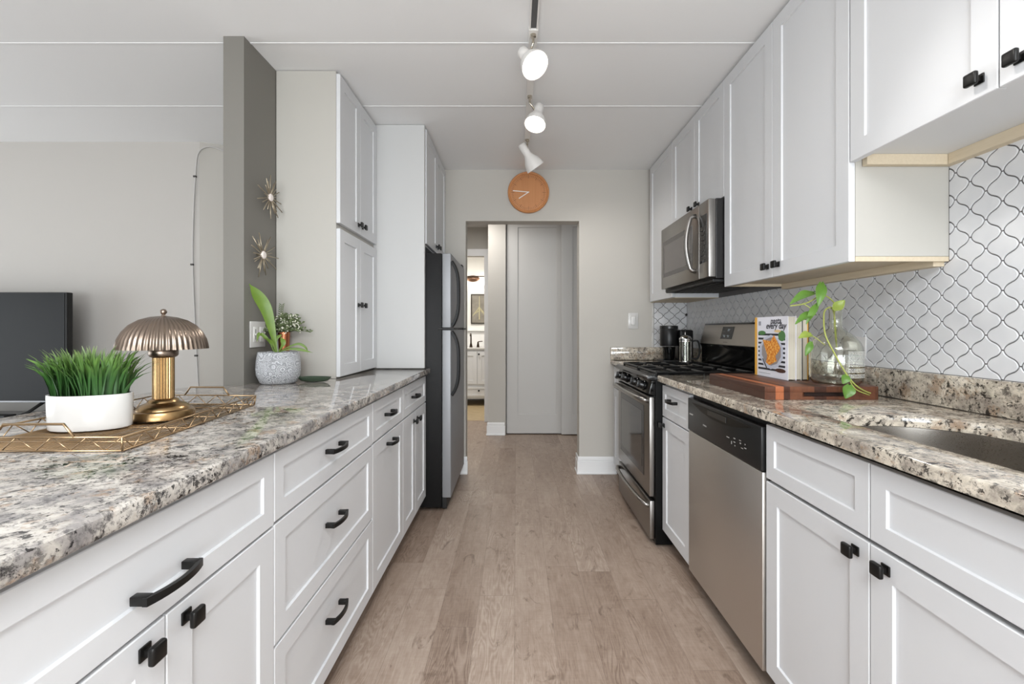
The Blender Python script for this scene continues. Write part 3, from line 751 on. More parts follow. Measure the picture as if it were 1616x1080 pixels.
for nm, ang, L in (('hour_hand', 237, .092), ('minute_hand', 275, .125)):
    a = math.radians(ang); U_ = Vector((math.sin(a), 0, math.cos(a))); V_ = Vector((math.cos(a), 0, -math.sin(a)))
    G().fbox((cx, YE-.021, cz), U_, V_, (0, -1, 0), -.006, L, -.0035, .0035, .004 if nm == 'hour_hand' else .007, .006 if nm == 'hour_hand' else .009, .0008).obj(nm, M('hand_white', (240, 236, 232), .4), T)

# ------------------------------------------------------------------ switch plates, outlet, hook
def plate(name, label, O, U, N, w_, h_, kind):
    T = thing(name, label, 'switch' if 'switch' in name else 'outlet', O)
    V = (0, 0, 1)
    G().fbox(O, U, V, N, -w_/2, w_/2, -h_/2, h_/2, 0, .006, .002).obj('plate', ceramic, T, 40)
    return T, (lambda nm, u0, u1, v0, v1, n0, n1, m, bev=.001: G().fbox(O, U, V, N, u0, u1, v0, v1, n0, n1, bev).obj(nm, m, T, 40))
offw = M('switch_white', (226, 225, 222), .3); gap = M('switch_gap', (150, 148, 146), .5)
T, q = plate('light_switch', 'white rocker light switch on the end wall right of the opening', (.935, YE-.0005, 1.228), (1, 0, 0), (0, -1, 0), .080, .128, 's')
q('surround', -.018, .018, -.034, .034, .006, .0072, gap); q('rocker', -.0165, .0165, -.0325, .0325, .007, .011, offw)
T, q = plate('light_switch', 'white double switch plate low on the charcoal wall behind the potted plant', (XG+.0005, 2.068, 1.136), (0, 1, 0), (1, 0, 0), .118, .118, 's')
q('dimmer', -.040, -.008, -.034, .034, .006, .009, offw); q('dimmer_slot', -.027, -.0235, -.024, .024, .0088, .0098, M('slot_dark', (70, 70, 70), .5))
q('slider', -.032, -.018, -.004, .004, .0095, .014, offw)
q('receptacle', .010, .042, -.034, .034, .006, .009, offw); q('slot', .020, .0225, .008, .018, .0088, .0094, gap); q('slot', .030, .0325, .008, .018, .0088, .0094, gap)
T, q = plate('wall_outlet', 'white horizontal wall outlet on the tiles behind the glass jug', (XR-.0056, 1.815, 1.092), (0, 1, 0), (-1, 0, 0), .116, .075, 'o')
q('receptacle', -.034, .034, -.017, .017, .006, .008, offw)
T = thing('plug_adapter', 'round white plug pushed into the outlet behind the glass jug', 'plug', (XR-.015, 1.80, 1.092))
G().lathe([(.018, 0), (.020, .004), (.020, .030), (.016, .036), (.001, .037)], XR-.0142, 1.80, 1.092, 28, axis=(-1, 0, 0)).obj('housing', ceramic, T, 40)
o = G().lathe([(.009, 0), (.010, .004), (.010, .010), (.006, .014), (.001, .014)], XR-.008, YE-.0056, 1.276, 16, axis=(-.3, -1, 0)).obj('wall_hook', blk_m, None, 40)
tag(o, 'tiny round black hook in the tiled corner above the coffee maker', 'hook')

# ------------------------------------------------------------------ sunburst ornaments
def sunburst(label, y, z, R, seed):
    rnd = random.Random(seed)
    T = thing('sunburst_ornament', label, 'wall decor', (XG, y, z), 'metal starbursts on the charcoal wall')
    c = Vector((XG+.028, y, z)); n = 22; g = G()
    for k in range(n):
        a = 2*PI*k/n+rnd.uniform(-.05, .05); L = R*(1.0 if k % 2 == 0 else .72)*rnd.uniform(.9, 1.02)
        d = Vector((rnd.uniform(-.14, .22), math.cos(a), math.sin(a)))
        g.tube([c+Vector((0, math.cos(a), math.sin(a)))*.006, c+d*L], [.0024, .0021], 6)
    g.tube([c, (XG+.0005, y, z)], .004, 8)
    g.obj('rays', M('champagne_metal', (176, 164, 144), .35, .9), T, True)
    G().lathe([(.001, -.004), (.014, -.004), (.018, 0), (.018, .005), (.014, .009), (.001, .010)], *c, 24, axis=(1, 0, 0)).obj('disc', M('shell_white', (238, 228, 222), .3), T, 40)
sunburst('upper brass starburst ornament on the charcoal wall', 2.128, 1.781, .103, 3)
sunburst('lower brass starburst ornament on the charcoal wall, above the switch plate', 2.068, 1.500, .103, 11)

# ------------------------------------------------------------------ cable on living room wall
pts = [(-2.128, 3.067, .02), (-2.15, 3.07, .5), (-2.185, 3.073, 1.1), (-2.205, 3.073, 1.6), (-2.20, 3.073, 1.95), (-2.185, 3.07, 2.20), (-2.165, 3.066, 2.35), (-2.12, 3.082, 2.405), (-2.06, 3.105, 2.405), (-1.95, 3.147, 2.36), (-1.75, 3.224, 2.30), (-1.45, 3.34, 2.28)]
T = thing('wall_cable', 'thin white cable clipped up the living room wall corner', 'cable', (-2.15, 3.07, .02))
G().tube(smooth_path(pts, 6), .0045, 8).obj('cord', M('cable_grey', (196, 193, 190), .5), T, True)
for z, x in ((1.60, -2.205), (2.20, -2.186), (.98, -2.178)):
    G().box(x-.012, x+.006, 3.064, 3.0795, z-.006, z+.006, .002).obj('cable_clip', M('clip_dark', (70, 66, 64), .5), T)

# ------------------------------------------------------------------ television and console
T = thing('tv_console', 'low grey console under the television in the living room', 'console', (-3.4, 2.85, 0))
cg = M('console_grey', (150, 148, 147), .4)
G().box(-4.3, -2.30, 2.62, 3.06, .575, .605, .003).obj('top', cg, T); G().box(-4.28, -2.32, 2.64, 3.06, .06, .575).obj('body', white, T)
for x in (-4.2, -2.4):
    for y in (2.70, 3.0): G().tube([(x, y, 0), (x, y, .062)], .02, 12).obj('leg', blk_m, T)
T = thing('television', 'flat-screen television standing on the console in the living room', 'television', (-3.45, 2.86, .605))
G().box(-4.05, -2.835, 2.845, 2.885, .700, 1.393, .004).obj('housing', blk_m, T)
G().box(-4.04, -2.848, 2.8425, 2.8452, .712, 1.386).obj('screen', scr, T)
G().box(-4.05, -2.835, 2.8415, 2.8448, .6995, .7085).obj('bezel', M('bezel_silver', (120, 120, 122), .3, .8), T)
for x, s in ((-2.99, 1), (-3.90, -1)):
    G().tube([(x, 2.865, .705), (x-.045, 2.80, .640), (x-.09, 2.74, .6145)], [.010, .009, .008], 8).tube([(x, 2.865, .705), (x-.01, 2.93, .65), (x-.02, 3.0, .6145)], .009, 8).obj('foot', blk_m, T, True)
T = thing('media_box', 'small flat black media box in front of the television', 'electronics', (-3.05, 2.7, .605))
G().box(-3.32, -2.98, 2.625, 2.69, .6055, .655, .003).obj('case', blk_m, T); G().box(-3.30, -3.0, 2.6240, 2.6255, .622, .634).obj('front_panel', blk, T)

# ------------------------------------------------------------------ wire tray
T = thing('wire_tray', 'gold wire tray with raised handles holding the grass pot and the lamp', 'tray', (-.97, 1.16, .915))
A_, B_, C_, D_ = Vector((-.781, .893, 0)), Vector((-.838, 1.45, 0)), Vector((-1.165, 1.47, 0)), Vector((-1.125, .888, 0))
zb, zt = .9175, .9455; r = .0022
def at(p, z): return (p.x, p.y, z)
def outer(p, k=1.0): c = (A_+B_+C_+D_)/4; return c+(p-c)*k
g = G()
for z, k in ((zb, .985), (zt, 1.0)):
    P4 = [outer(p, k) for p in (A_, B_, C_, D_)]
    for i in range(4): g.tube([at(P4[i], z), at(P4[(i+1) % 4], z)], r, 6)
for p in (A_, B_, C_, D_): g.tube([at(outer(p, .985), zb), at(p, zt)], r, 6)
g.obj('rim', gold, T, True)
g = G()
for (p, q_, n) in ((A_, B_, 9), (B_, C_, 5), (C_, D_, 9), (D_, A_, 5)):
    pa, pb = outer(p, .985), outer(q_, .985)
    for k in range(n):
        a = p.lerp(q_, k/n); m_ = pa.lerp(pb, (k+.5)/n); c2 = p.lerp(q_, (k+1)/n)
        g.tube([at(a, zt), at(m_, zb)], .0013, 5); g.tube([at(m_, zb), at(c2, zt)], .0013, 5)
g.obj('side_wires', gold, T, True)
g = G(); rnd = random.Random(5)
for k in range(40):
    s = (k+.5)/40; e = rnd.uniform(-.02, .02)
    a = outer(D_, .985).lerp(outer(A_, .985), s); b_ = outer(C_, .985).lerp(outer(B_, .985), min(1, max(0, s+e)))
    g.tube([at(a, zb-.0008), at(a.lerp(b_, .5), zb-.0005+rnd.uniform(0, .001)), at(b_, zb-.0008)], .0012, 5)
for k in (1, 3, 5, 7):
    s = k/8; a = D_.lerp(C_, s); b_ = A_.lerp(B_, s); g.tube([at(outer(a, .985), zb+.001), at(outer(b_, .985), zb+.001)], .0014, 5)
w_ = g.obj('base_wires', gold, T, True)
for p, q_ in ((D_, A_), (C_, B_)):
    a, b_ = p.lerp(q_, .27), p.lerp(q_, .73); a2, b2 = p.lerp(q_, .33), p.lerp(q_, .67)
    o_ = (p-q_).cross(Vector((0, 0, 1))).normalized()*0
    G().tube([at(a, zt), at(a2, zt+.026), at(b2, zt+.026), at(b_, zt)], .0026, 8).obj('handle', gold, T, True)

# ------------------------------------------------------------------ grass pot
def leafmat(name, c1, c2, rough=.4):
    m = M(name, c1, rough); t = NT(m); t.color(t.mix(t.noise(t.co, 30, 3), c1, c2)); return m
T = thing('potted_grass', 'bushy green artificial grass in an oval white ceramic pot on the tray', 'plant', (-1.028, 1.09, .921))
rot = math.radians(12); pc = Vector((-1.028, 1.09, 0))
def oval(u, v, z): return Vector((pc.x+u*math.cos(rot)-v*math.sin(rot), pc.y+u*math.sin(rot)+v*math.cos(rot), z))
b = bmesh.new(); n = 56
prof = [(.0, .9215), (.93, .9215), (.965, .924), (.98, .935), (1, 1.000), (.995, 1.004), (.94, 1.004), (.93, .996), (.0, .990)]
rings = [[b.verts.new(oval(.086*k*math.cos(2*PI*i/n), .050*k*math.sin(2*PI*i/n), z)) for i in range(n)] for k, z in prof]
for A, B in zip(rings, rings[1:]):
    for k in range(n): b.faces.new((A[k], A[(k+1) % n], B[(k+1) % n], B[k]))
bmesh.ops.remove_doubles(b, verts=b.verts[:], dist=1e-5)
G().add(b).obj('pot', ceramic, T, 40)
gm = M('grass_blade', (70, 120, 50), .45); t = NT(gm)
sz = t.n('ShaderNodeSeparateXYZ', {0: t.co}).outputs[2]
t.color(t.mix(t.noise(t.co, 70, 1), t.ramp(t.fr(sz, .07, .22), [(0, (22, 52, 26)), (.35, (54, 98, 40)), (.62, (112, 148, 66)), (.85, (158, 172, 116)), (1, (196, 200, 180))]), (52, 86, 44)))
g = G(); rnd = random.Random(2)
for k in range(420):
    a = rnd.uniform(0, 2*PI); q0 = math.sqrt(rnd.random()); u, v = .076*q0*math.cos(a), .042*q0*math.sin(a)
    h = rnd.uniform(.085, .135)*(1-.12*q0); lean = rnd.uniform(.004, .034)*(.3+q0)
    if k % 30 == 0: lean = rnd.uniform(.04, .075) if math.cos(a) < 0 else .04; h *= .85
    du, dv = lean*math.cos(a)+rnd.uniform(-.012, .012), lean*.8*math.sin(a)+rnd.uniform(-.012, .012)
    p0 = oval(u, v, .990); pts = [p0+Vector((0, 0, 0)), oval(u+du*.2, v+dv*.2, .990+h*.35), oval(u+du*.55, v+dv*.55, .990+h*.7), oval(u+du*1.0, v+dv*1.0, .990+h*.9), oval(u+du*1.45, v+dv*1.4, .990+h)]
    w0 = rnd.uniform(.0040, .0075)
    g.ribbon(pts, [w0*.8, w0, w0*.9, w0*.5, w0*.08], (math.cos(a+1.3+rnd.uniform(-.8, .8)), math.sin(a+1.3), 0), .12)
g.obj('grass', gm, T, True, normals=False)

# ------------------------------------------------------------------ table lamp
T = thing('table_lamp', 'small brass table lamp with a ribbed metal dome shade standing on the tray', 'lamp', (-.95, 1.215, .921))
lx, ly = -.952, 1.217
G().lathe([(.001, .9205), (.068, .9205), (.071, .923), (.071, .938), (.068, .943), (.060, .945), (.058, .950), (.050, .958), (.036, .964), (.033, .970), (.027, .974), (.001, .974)], lx, ly, 0, 64).obj('base', brass, T, 40)
G().lathe([(.0235, .973), (.0235, 1.088), (.001, 1.088)], lx, ly, 0, 288, flute=.05, nf=24, f0=.9, f1=1.2).obj('column', brass, T, 80)
G().lathe([(.024, 1.083), (.030, 1.086), (.033, 1.090), (.033, 1.104), (.030, 1.108), (.001, 1.108)], lx, ly, 0, 48).obj('collar', shade_m, T, 40)
pr = [(.1, 1.106), (.0985, 1.118), (.095, 1.133), (.086, 1.152), (.072, 1.170), (.052, 1.184), (.030, 1.192), (.010, 1.195), (.001, 1.195)]
g = G().lathe([(.097, 1.106)]+pr, lx, ly, 0, 240, flute=.022, nf=48, f0=1.0, f1=1.191)
# inner skin
g.lathe([(.0965, 1.1065), (.093, 1.125), (.083, 1.148), (.068, 1.165), (.048, 1.178), (.02, 1.187), (.001, 1.188)], lx, ly, 0, 96)
g.obj('lamp_shade', shade_m, T, 60)
G().lathe([(.001, 1.193), (.007, 1.193), (.005, 1.197), (.004, 1.199), (.0075, 1.203), (.008, 1.207), (.006, 1.212), (.001, 1.214)], lx, ly, 0, 24).obj('finial', shade_m, T, 60)

# ------------------------------------------------------------------ potted plant by the charcoal wall
T = thing('potted_plant', 'strap-leaved green plant in a grey floral-patterned pot against the charcoal wall', 'plant', (-1.08, 2.045, .915))
pm = M('floral_pot', (205, 208, 212), .5); t = NT(pm)
vo = t.n('ShaderNodeTexVoronoi', {'Vector': t.co, 'Scale': 34.0}).outputs['Distance']
vs = t.n('ShaderNodeTexVoronoi', {'Vector': t.co, 'Scale': 170.0}, feature='DISTANCE_TO_EDGE').outputs['Distance']
pet = t.math('SINE', t.math('MULTIPLY', vo, 34))
f_ = t.math('MULTIPLY', t.fr(vs, .03, .12), t.fr(pet, -.5, .2))
t.color(t.mix(f_, (150, 152, 156), (222, 224, 228))); t.bump(f_, .5, .002)
px_, py_ = -1.078, 2.045
G().lathe([(.001, .915), (.066, .915), (.076, .922), (.090, .955), (.0925, .985), (.090, 1.020), (.084, 1.057), (.079, 1.057), (.082, 1.03), (.001, 1.03)], px_, py_, 0, 64).obj('pot', pm, T, 40)
G().lathe([(.082, 1.0305), (.001, 1.036)], px_, py_, 0, 32).obj('soil', M('soil', (58, 46, 36), .9), T)
lg = leafmat('strap_leaf', (84, 116, 42), (120, 146, 58), .35)
def P(x, y, D): return ((x-815)*D/F, D, 1.159-(y-520)*D/F)     # a point of the room at distance D
def strap(pts, wid, side=(1, .2, 0)):
    sp = smooth_path(pts, 6); n = len(sp)
    ws = [wid*max(.05, .26*(1-i/(n-1))+.88*math.sin(PI*(i/(n-1))**1.5)**1.3*(1 if i < n-1 else .3)) for i in range(n)]
    return G().ribbon(sp, ws, side, .12).obj('leaf', lg, T, True, normals=False)
strap([P(436, 556, 2.04), P(431, 530, 2.04), P(420, 490, 2.04), P(405, 465, 2.02), P(393, 448, 2.0)], .056)
strap([P(432, 555, 2.04), P(424, 538, 2.03), P(410, 527, 2.02), P(405, 540, 2.02)], .017)
strap([P(440, 555, 2.04), P(447, 542, 2.04), P(443, 532, 2.05)], .022)
strap([P(436, 556, 2.03), P(428, 540, 2.02), P(414, 533, 2.0)], .014)
strap([P(440, 556, 2.03), P(455, 548, 2.02), P(472, 543, 2.0), P(484, 550, 1.98), P(486, 562, 1.97)], .012, (0, 0, 1))
strap([P(440, 556, 2.02), P(458, 551, 2.0), P(475, 552, 1.97), P(494, 557, 1.95)], .013, (0, 0, 1))
strap([P(434, 556, 2.05), P(436, 535, 2.05), P(445, 528, 2.06)], .016)
# flower arrangement in copper vase behind
T = thing('flower_arrangement', 'bunch of small green sprigs with white blossoms in a copper vase behind the potted plant', 'plant', (-1.10, 2.172, .915))
vx, vy = -1.122, 2.178
G().lathe([(.001, .915), (.026, .915), (.022, .95), (.023, 1.06), (.027, 1.145), (.024, 1.145), (.020, 1.06), (.001, 1.05)], vx, vy, 0, 32).obj('vase', M('copper', (188, 120, 88), .22, 1), T, 40)
g = G(); gs = G(); rnd = random.Random(9); fl = G()
for k in range(105):
    a = rnd.uniform(0, 2*PI); el = rnd.uniform(.05, 1.4); R = rnd.uniform(.055, .118)
    d = Vector((math.cos(a)*math.cos(el), math.sin(a)*math.cos(el)*.55-.15, math.sin(el)*.85-.10)); base = Vector((vx, vy, 1.14))
    tip = base+d*R+Vector((.016, -.01, .008))
    if tip.y > 2.222: tip.y = 2.222
    if tip.x < XG+.012: tip.x = XG+.012
    mid = base.lerp(tip, .5)+Vector((0, 0, .012)); gs.tube([base, mid, tip], .0012, 5)
    for q in range(9):
        s = .35+.65*q/8; p = base.lerp(tip, s)+Vector((0, 0, .012*math.sin(PI*s))); aa = rnd.uniform(0, 2*PI)
        dd = Vector((math.cos(aa), math.sin(aa)*.6, rnd.uniform(-.3, .8))).normalized(); L = rnd.uniform(.012, .019)
        e = p+dd*L
        e.y = min(e.y, 2.226); e.x = max(e.x, XG+.004)
        g.ribbon([p, p.lerp(e, .5)+Vector((0, 0, .002)), e], [.002, .0095, .001], (dd.z, .3, -dd.x), .1)
    if k % 2 == 0:
        for q in range(3):
            c = tip+Vector((rnd.uniform(-.012, .012), rnd.uniform(-.02, 0), rnd.uniform(-.02, .006)))
            fl.lathe([(.001, -.003), (.0032, 0), (.001, .003)], *c, 6)
for k in range(7):
    p = Vector((vx+.0, vy-.01, 1.245+.004*k)); 
sp = smooth_path([(vx+.0, vy, 1.15), (vx-.01, vy-.01, 1.23), (vx+.0, vy-.02, 1.275)], 5); gs.tube(sp, .0012, 5)
for i, p in enumerate(sp[4:]):
    for s in (-1, 1): g.ribbon([p, p+Vector((s*.008, 0, .004)), p+Vector((s*.014, 0, .008))], [.001, .005, .001], (0, 0, 1), .1)
g.obj('leaves', leafmat('sprig_green', (70, 86, 54), (122, 132, 92)), T, True, normals=False); gs.obj('stems', leafmat('sprig_stem', (84, 98, 60), (104, 116, 74)), T, True)
fl.obj('blossoms', M('blossom', (236, 234, 218), .6), T)
# green dish
T = thing('trinket_dish', 'small dark green leaf-shaped dish on the granite beside the counter cabinet', 'dish', (-.94, 2.1, .915))
b = bmesh.new(); n = 32; rings = []
for k, z in ((.0, .9165), (.55, .9165), (.8, .922), (1.0, .938), (.95, .938), (.75, .926), (.5, .921), (0, .921)):
    rings.append([b.verts.new((-.94+.080*k*math.copysign(abs(math.cos(2*PI*i/n))**1.0, math.cos(2*PI*i/n)), 2.10+.036*k*math.sin(2*PI*i/n)*(1-.25*math.cos(2*PI*i/n)), z+(.010*k if abs(i-n/2) < 2 else 0))) for i in range(n)])
for A, B in zip(rings, rings[1:]):
    for k in range(n): b.faces.new((A[k], A[(k+1) % n], B[(k+1) % n], B[k]))
bmesh.ops.remove_doubles(b, verts=b.verts[:], dist=1e-5)
G().add(b).obj('bowl', M('dish_green', (62, 78, 62), .3), T, 50)

# ------------------------------------------------------------------ cutting board
wm = M('walnut', (118, 66, 42), .4); t = NT(wm)
sp_ = t.n('ShaderNodeSeparateXYZ', {0: t.co}); xx = t.math('ADD', sp_.outputs[0], .2)
ix = t.math('FLOOR', t.math('MULTIPLY', xx, 1/.042)); rr = t.n('ShaderNodeTexWhiteNoise', {'W': ix}, noise_dimensions='1D').outputs[0]
grn = t.noise(t.map(t.co, (90, 5, 60)), 1, 5, .6)
col = t.ramp(t.math('MULTIPLY_ADD', rr, .7, t.math('MULTIPLY', grn, .45)), [(.1, (48, 28, 21)), (.45, (76, 44, 32)), (.8, (104, 64, 44)), (1, (124, 78, 54))])
strip = t.math('MULTIPLY', t.fr(xx, .0335, .0345), t.fr(xx, .062, .063, 1, 0))
col = t.mix(strip, col, t.mix(grn, (150, 84, 52), (184, 112, 74))); t.color(col)
BX0, BX1, BY0, BY1, BZ0, BZ1 = .862, 1.262, 1.560, 2.030, .9152, .9605
T = thing('cutting_board', 'thick striped walnut cutting board on the right granite countertop', 'cutting board', ((BX0+BX1)/2, (BY0+BY1)/2, BZ0))
rc = .012
poly = [(BX0+.006, BY0), (.985, BY0), (.985, BY0), (1.175, BY0), (BX1-.02, BY0)]+arc(BX1-.02, BY0+.02, .02, -90, 0, 5)+arc(BX1-.02, BY1-.02, .02, 0, 90, 5)+arc(BX0+.02, BY1-.02, .02, 90, 180, 5)+[(BX0, BY0+.006)]
outl = [p for i, p in enumerate(poly) if i not in (1, 2, 3)]
notch = [(BX0+.006, BY0), (.99, BY0), (1.005, BY0+.018), (1.155, BY0+.018), (1.17, BY0), (BX1-.02, BY0)]+outl[2:]
g = G().prism(outl, BZ0, .926).prism(notch, .926, .941).prism(outl, .941, BZ1, .002, 2)
bd = g.obj('board', wm, T, 30)
G().box(1.006, 1.154, BY0+.0165, BY0+.019, .9265, .9405).obj('groove_shade_strip', M('groove_shade', (40, 22, 16), .6), T)  # dark strip paints the shade inside the finger notch

# ------------------------------------------------------------------ cookbooks
paper = M('pages', (206, 198, 180), .8); t = NT(paper); t.color(t.mix(t.noise(t.map(t.co, (900, 2, 2)), 1, 2), (176, 166, 146), (226, 220, 206)))
def book(label, x0, x1, y0, y1, h, cover, spine):
    z0 = BZ1+.0005
    T = thing('cookbook', label, 'book', ((x0+x1)/2, (y0+y1)/2, z0), 'cookbooks on the cutting board')
    G().box(x0+.0022, x1-.0022, y0+.004, y1-.004, z0+.003, z0+h-.003).obj('pages', paper, T)
    c = G().box(x0, x0+.002, y0, y1, z0, z0+h).box(x1-.002, x1, y0, y1, z0, z0+h).obj('cover', cover, T)
    G().box(x0, x1, y1-.003, y1+.0012, z0, z0+h, .0006).obj('spine', spine, T)
    return T, c
white_cov = M('cover_white', (232, 232, 240), .35); yel = M('cover_yellow', (228, 172, 70), .5)
BKH = .250
T, cov = book('white cookbook with a yellow spine and a pasta bowl on its cover', 1.050, 1.083, 1.745, 1.985, BKH, white_cov, yel)
x0 = 1.0498; z0 = BZ1
def cv(name, mat, polys, d0=0.0, d1=.0006):
    """polys in cover units: u 0..1 from far spine edge to the near fore edge, v 0..1 upward"""
    g = G()
    for pl in polys: g.prism([(1.985-u*.24, z0+v*BKH) for u, v in pl], d0, d1, f=lambda a, c, z: (x0-z, a, c))
    return g.obj(name, mat, cov)
def rect(u0, u1, v0, v1): return [(u0, v0), (u1, v0), (u1, v1), (u0, v1)]
cv('cover_band', yel, [rect(0, .075, 0, 1)])
cv('cloth_light', M('cov_cloth', (222, 224, 232), .5), [rect(.12, .93, .10, .78)], 0, .0005)
cv('cloth_stripes', M('cov_stripe', (36, 38, 46), .5), [rect(.12, .93, .115+k*.072, .148+k*.072) for k in range(9)], .0004, .0008)
def ell(cu, cv_, ru, rv, n=24, a0=0): return [(cu+ru*math.cos(a0+2*PI*i/n), cv_+rv*math.sin(a0+2*PI*i/n)) for i in range(n)]
cv('bowl', M('cov_bowl', (196, 200, 214), .4), [ell(.52, .42, .37, .285, 10, .3)], .0008, .0013)
cv('bowl_inside', M('cov_bowl_in', (150, 142, 140), .4), [ell(.53, .43, .30, .235, 10, .3)], .0013, .0016)
pm_ = M('cov_pasta', (226, 138, 44), .5); t = NT(pm_); t.color(t.ramp(t.noise(t.co, 110, 3), [(.35, (196, 96, 26)), (.5, (226, 146, 50)), (.68, (244, 200, 112))]))
cv('pasta', pm_, [[(.27, .62), (.52, .60), (.62, .70), (.80, .50), (.76, .44), (.66, .36), (.70, .28), (.48, .20), (.38, .24), (.42, .36), (.36, .46)]], .0016, .0022)
gn = M('cov_green', (84, 128, 74), .6)
cv('herbs', gn, [ell(.24, .735, .12, .035, 12), ell(.84, .69, .10, .085, 14)], .0008, .0014)
cv('cheese', M('cov_cheese', (226, 196, 140), .6), [ell(.72, .765, .10, .022, 12)], .0008, .0015)
cv('nuts', M('cov_brown', (74, 46, 36), .6), [ell(.80, .135, .15, .035, 12)], .0008, .0014)
cv('fork', M('cov_fork', (60, 58, 62), .4), [[(.26, .30), (.29, .30), (.44, .12), (.41, .12)]], .0022, .0026)
def text(parent, s, size, M4, mat, name='lettering', shear=.25):
    cu = bpy.data.curves.new(name, 'FONT'); cu.body = s; cu.size = size; cu.align_x = 'CENTER'; cu.shear = shear; cu.offset = size*.012; cu.extrude = .0002
    tmp = bpy.data.objects.new('t', cu); C.objects.link(tmp); dg = bpy.context.evaluated_depsgraph_get(); dg.update()
    me = bpy.data.meshes.new_from_object(tmp.evaluated_get(dg)); bpy.data.objects.remove(tmp)
    me.transform(M4); b = bmesh.new(); b.from_mesh(me); bpy.data.meshes.remove(me)
    g = G().add(b); return g.obj(name, mat, parent)
def coverM(u, v):  # text plane facing -x, reading toward -y
    return Matrix(((0, 0, -1, x0-.0009), (-1, 0, 0, 1.985-u*.24), (0, 1, 0, z0+v*BKH), (0, 0, 0, 1)))
ink = M('ink_dark', (46, 46, 54), .5)
text(cov, 'pasta', .036, coverM(.66, .885), ink); text(cov, 'every day', .036, coverM(.66, .805), ink)
cv('small_print', M('ink_grey', (150, 150, 158), .5), [rect(.13, .16, .86, .93), rect(.17, .20, .86, .93), rect(.13, .5, .055, .062)], 0, .0006)
book('plain white cookbook sandwiched behind the pasta cookbook', 1.084, 1.108, 1.752, 1.98, .245, M('cover_cream', (226, 222, 212), .5), M('cover_cream', ()))
book('black-covered cookbook at the back of the row beside the jug', 1.1085, 1.135, 1.750, 1.98, .238, blk_m, blk_m)
G().box(1.1305, 1.1325, 1.751, 1.7545, BZ1+.002, BZ1+.236).obj('page_marker', yel, [o for o in bpy.data.objects if o.name.startswith('cookbook') and 'black' in o['label']][0])

# ------------------------------------------------------------------ glass jug with pothos
JX, JY = 1.168, 1.650; jz = BZ1+.0006
T = thing('glass_jug', 'large clear glass jug with white printed lines standing on the cutting board', 'jug', (JX, JY, jz))
gl = M('jug_glass', (252, 253, 246), .02, 0, .5, trans=1, ior=1.45)
outp = [(.001, .004), (.050, 0), (.072, .003), (.081, .014), (.084, .030), (.084, .118), (.081, .136), (.072, .155), (.056, .174), (.036, .190), (.024, .200), (.021, .214), (.0215, .268), (.026, .272), (.026, .284)]
inp = [(r_-.0028, z_+(.003 if i < 4 else 0)) for i, (r_, z_) in enumerate(outp) if i > 0]
G().lathe(outp+[(.0232, .284)]+[(r_, z_) for r_, z_ in reversed(inp[:-1])]+[(.001, .0075)], JX, JY, jz, 64).obj('glass', gl, T, 50)
tw = M('print_white', (240, 240, 236), .5); g = G(); rnd = random.Random(4)
for k in range(19):
    if k in (11, 15): continue
    z = jz+.118-.0050*k; a = -100.0
    while a < -32:
        w_ = rnd.uniform(2, 6); a1 = min(a+w_, -32); n = max(2, int((a1-a)/3)+1)
        A = [(JX+.0845*math.cos(math.radians(a+(a1-a)*i/n)), JY+.0845*math.sin(math.radians(a+(a1-a)*i/n))) for i in range(n+1)]
        for p, q_ in zip(A, A[1:]):
            v = [g.bm.verts.new((*p, z)), g.bm.verts.new((*q_, z)), g.bm.verts.new((*q_, z+.0018)), g.bm.verts.new((*p, z+.0018))]; g.bm.faces.new(v)
        a = a1+1.3
g.obj('printed_lines', tw, T)
T = thing('pothos_cutting', 'trailing pothos vine with pale green leaves growing out of the glass jug', 'plant', (JX, JY, jz+.2))
stem_m = leafmat('vine_stem', (176, 176, 96), (146, 160, 80)); leaf_a = leafmat('pothos_green', (72, 112, 42), (104, 140, 58), .35); leaf_b = leafmat('pothos_pale', (122, 144, 56), (150, 162, 78), .35)
D0 = JY
def leaf(base, tip, wid, nrm, mat, curl=.12):
    base, tip = Vector(base), Vector(tip); ax = tip-base; L = ax.length; ax.normalize(); nrm = Vector(nrm); nrm = (nrm-ax*nrm.dot(ax)).normalized(); sd = ax.cross(nrm)
    g = G(); rows = []; n = 10
    for i in range(n+1):
        s = i/n; wv = wid*(math.sin(PI*min(1, s*.92+.04))**.8)*(1.25-.65*s); back = -.08*L*(1 if i == 0 else 0)
        c = base+ax*(L*s)+nrm*(L*curl*math.sin(PI*s))
        rows.append([g.bm.verts.new(c+sd*(q*wv/2)+nrm*(abs(q)*wv*.16)+(ax*back*abs(q))) for q in (-1, -.55, 0, .55, 1)])
    for i in range(n):
        for k in range(4): g.bm.faces.new((rows[i][k], rows[i][k+1], rows[i+1][k+1], rows[i+1][k]))
    return g.obj('leaf', mat, T, True, normals=False)
vt = (JX, JY, jz+.284)
G().tube(smooth_path([(JX, JY, jz+.15), (JX-.006, JY, jz+.25), vt, P(1308, 470, 1.63), P(1296, 466, 1.62), P(1282, 474, 1.60), P(1268, 480, 1.59), P(1247, 483, 1.585)], 6), .0024, 8).obj('stem', stem_m, T, True)
G().tube(smooth_path([(JX+.003, JY, jz+.12), (JX-.004, JY, jz+.24), P(1312, 486, 1.64), P(1302, 490, 1.61), P(1300, 505, 1.58), P(1303, 530, 1.55), P(1318, 560, 1.54), P(1334, 588, 1.53), P(1350, 608, 1.53), P(1368, 619, 1.55), P(1380, 622, 1.58)], 6), .0026, 8).obj('stem', stem_m, T, True)
G().tube(smooth_path([P(1318, 560, 1.54), P(1336, 592, 1.532), P(1350, 614, 1.53), P(1372, 624, 1.54)], 5), .0019, 8).obj('stem', stem_m, T, True)
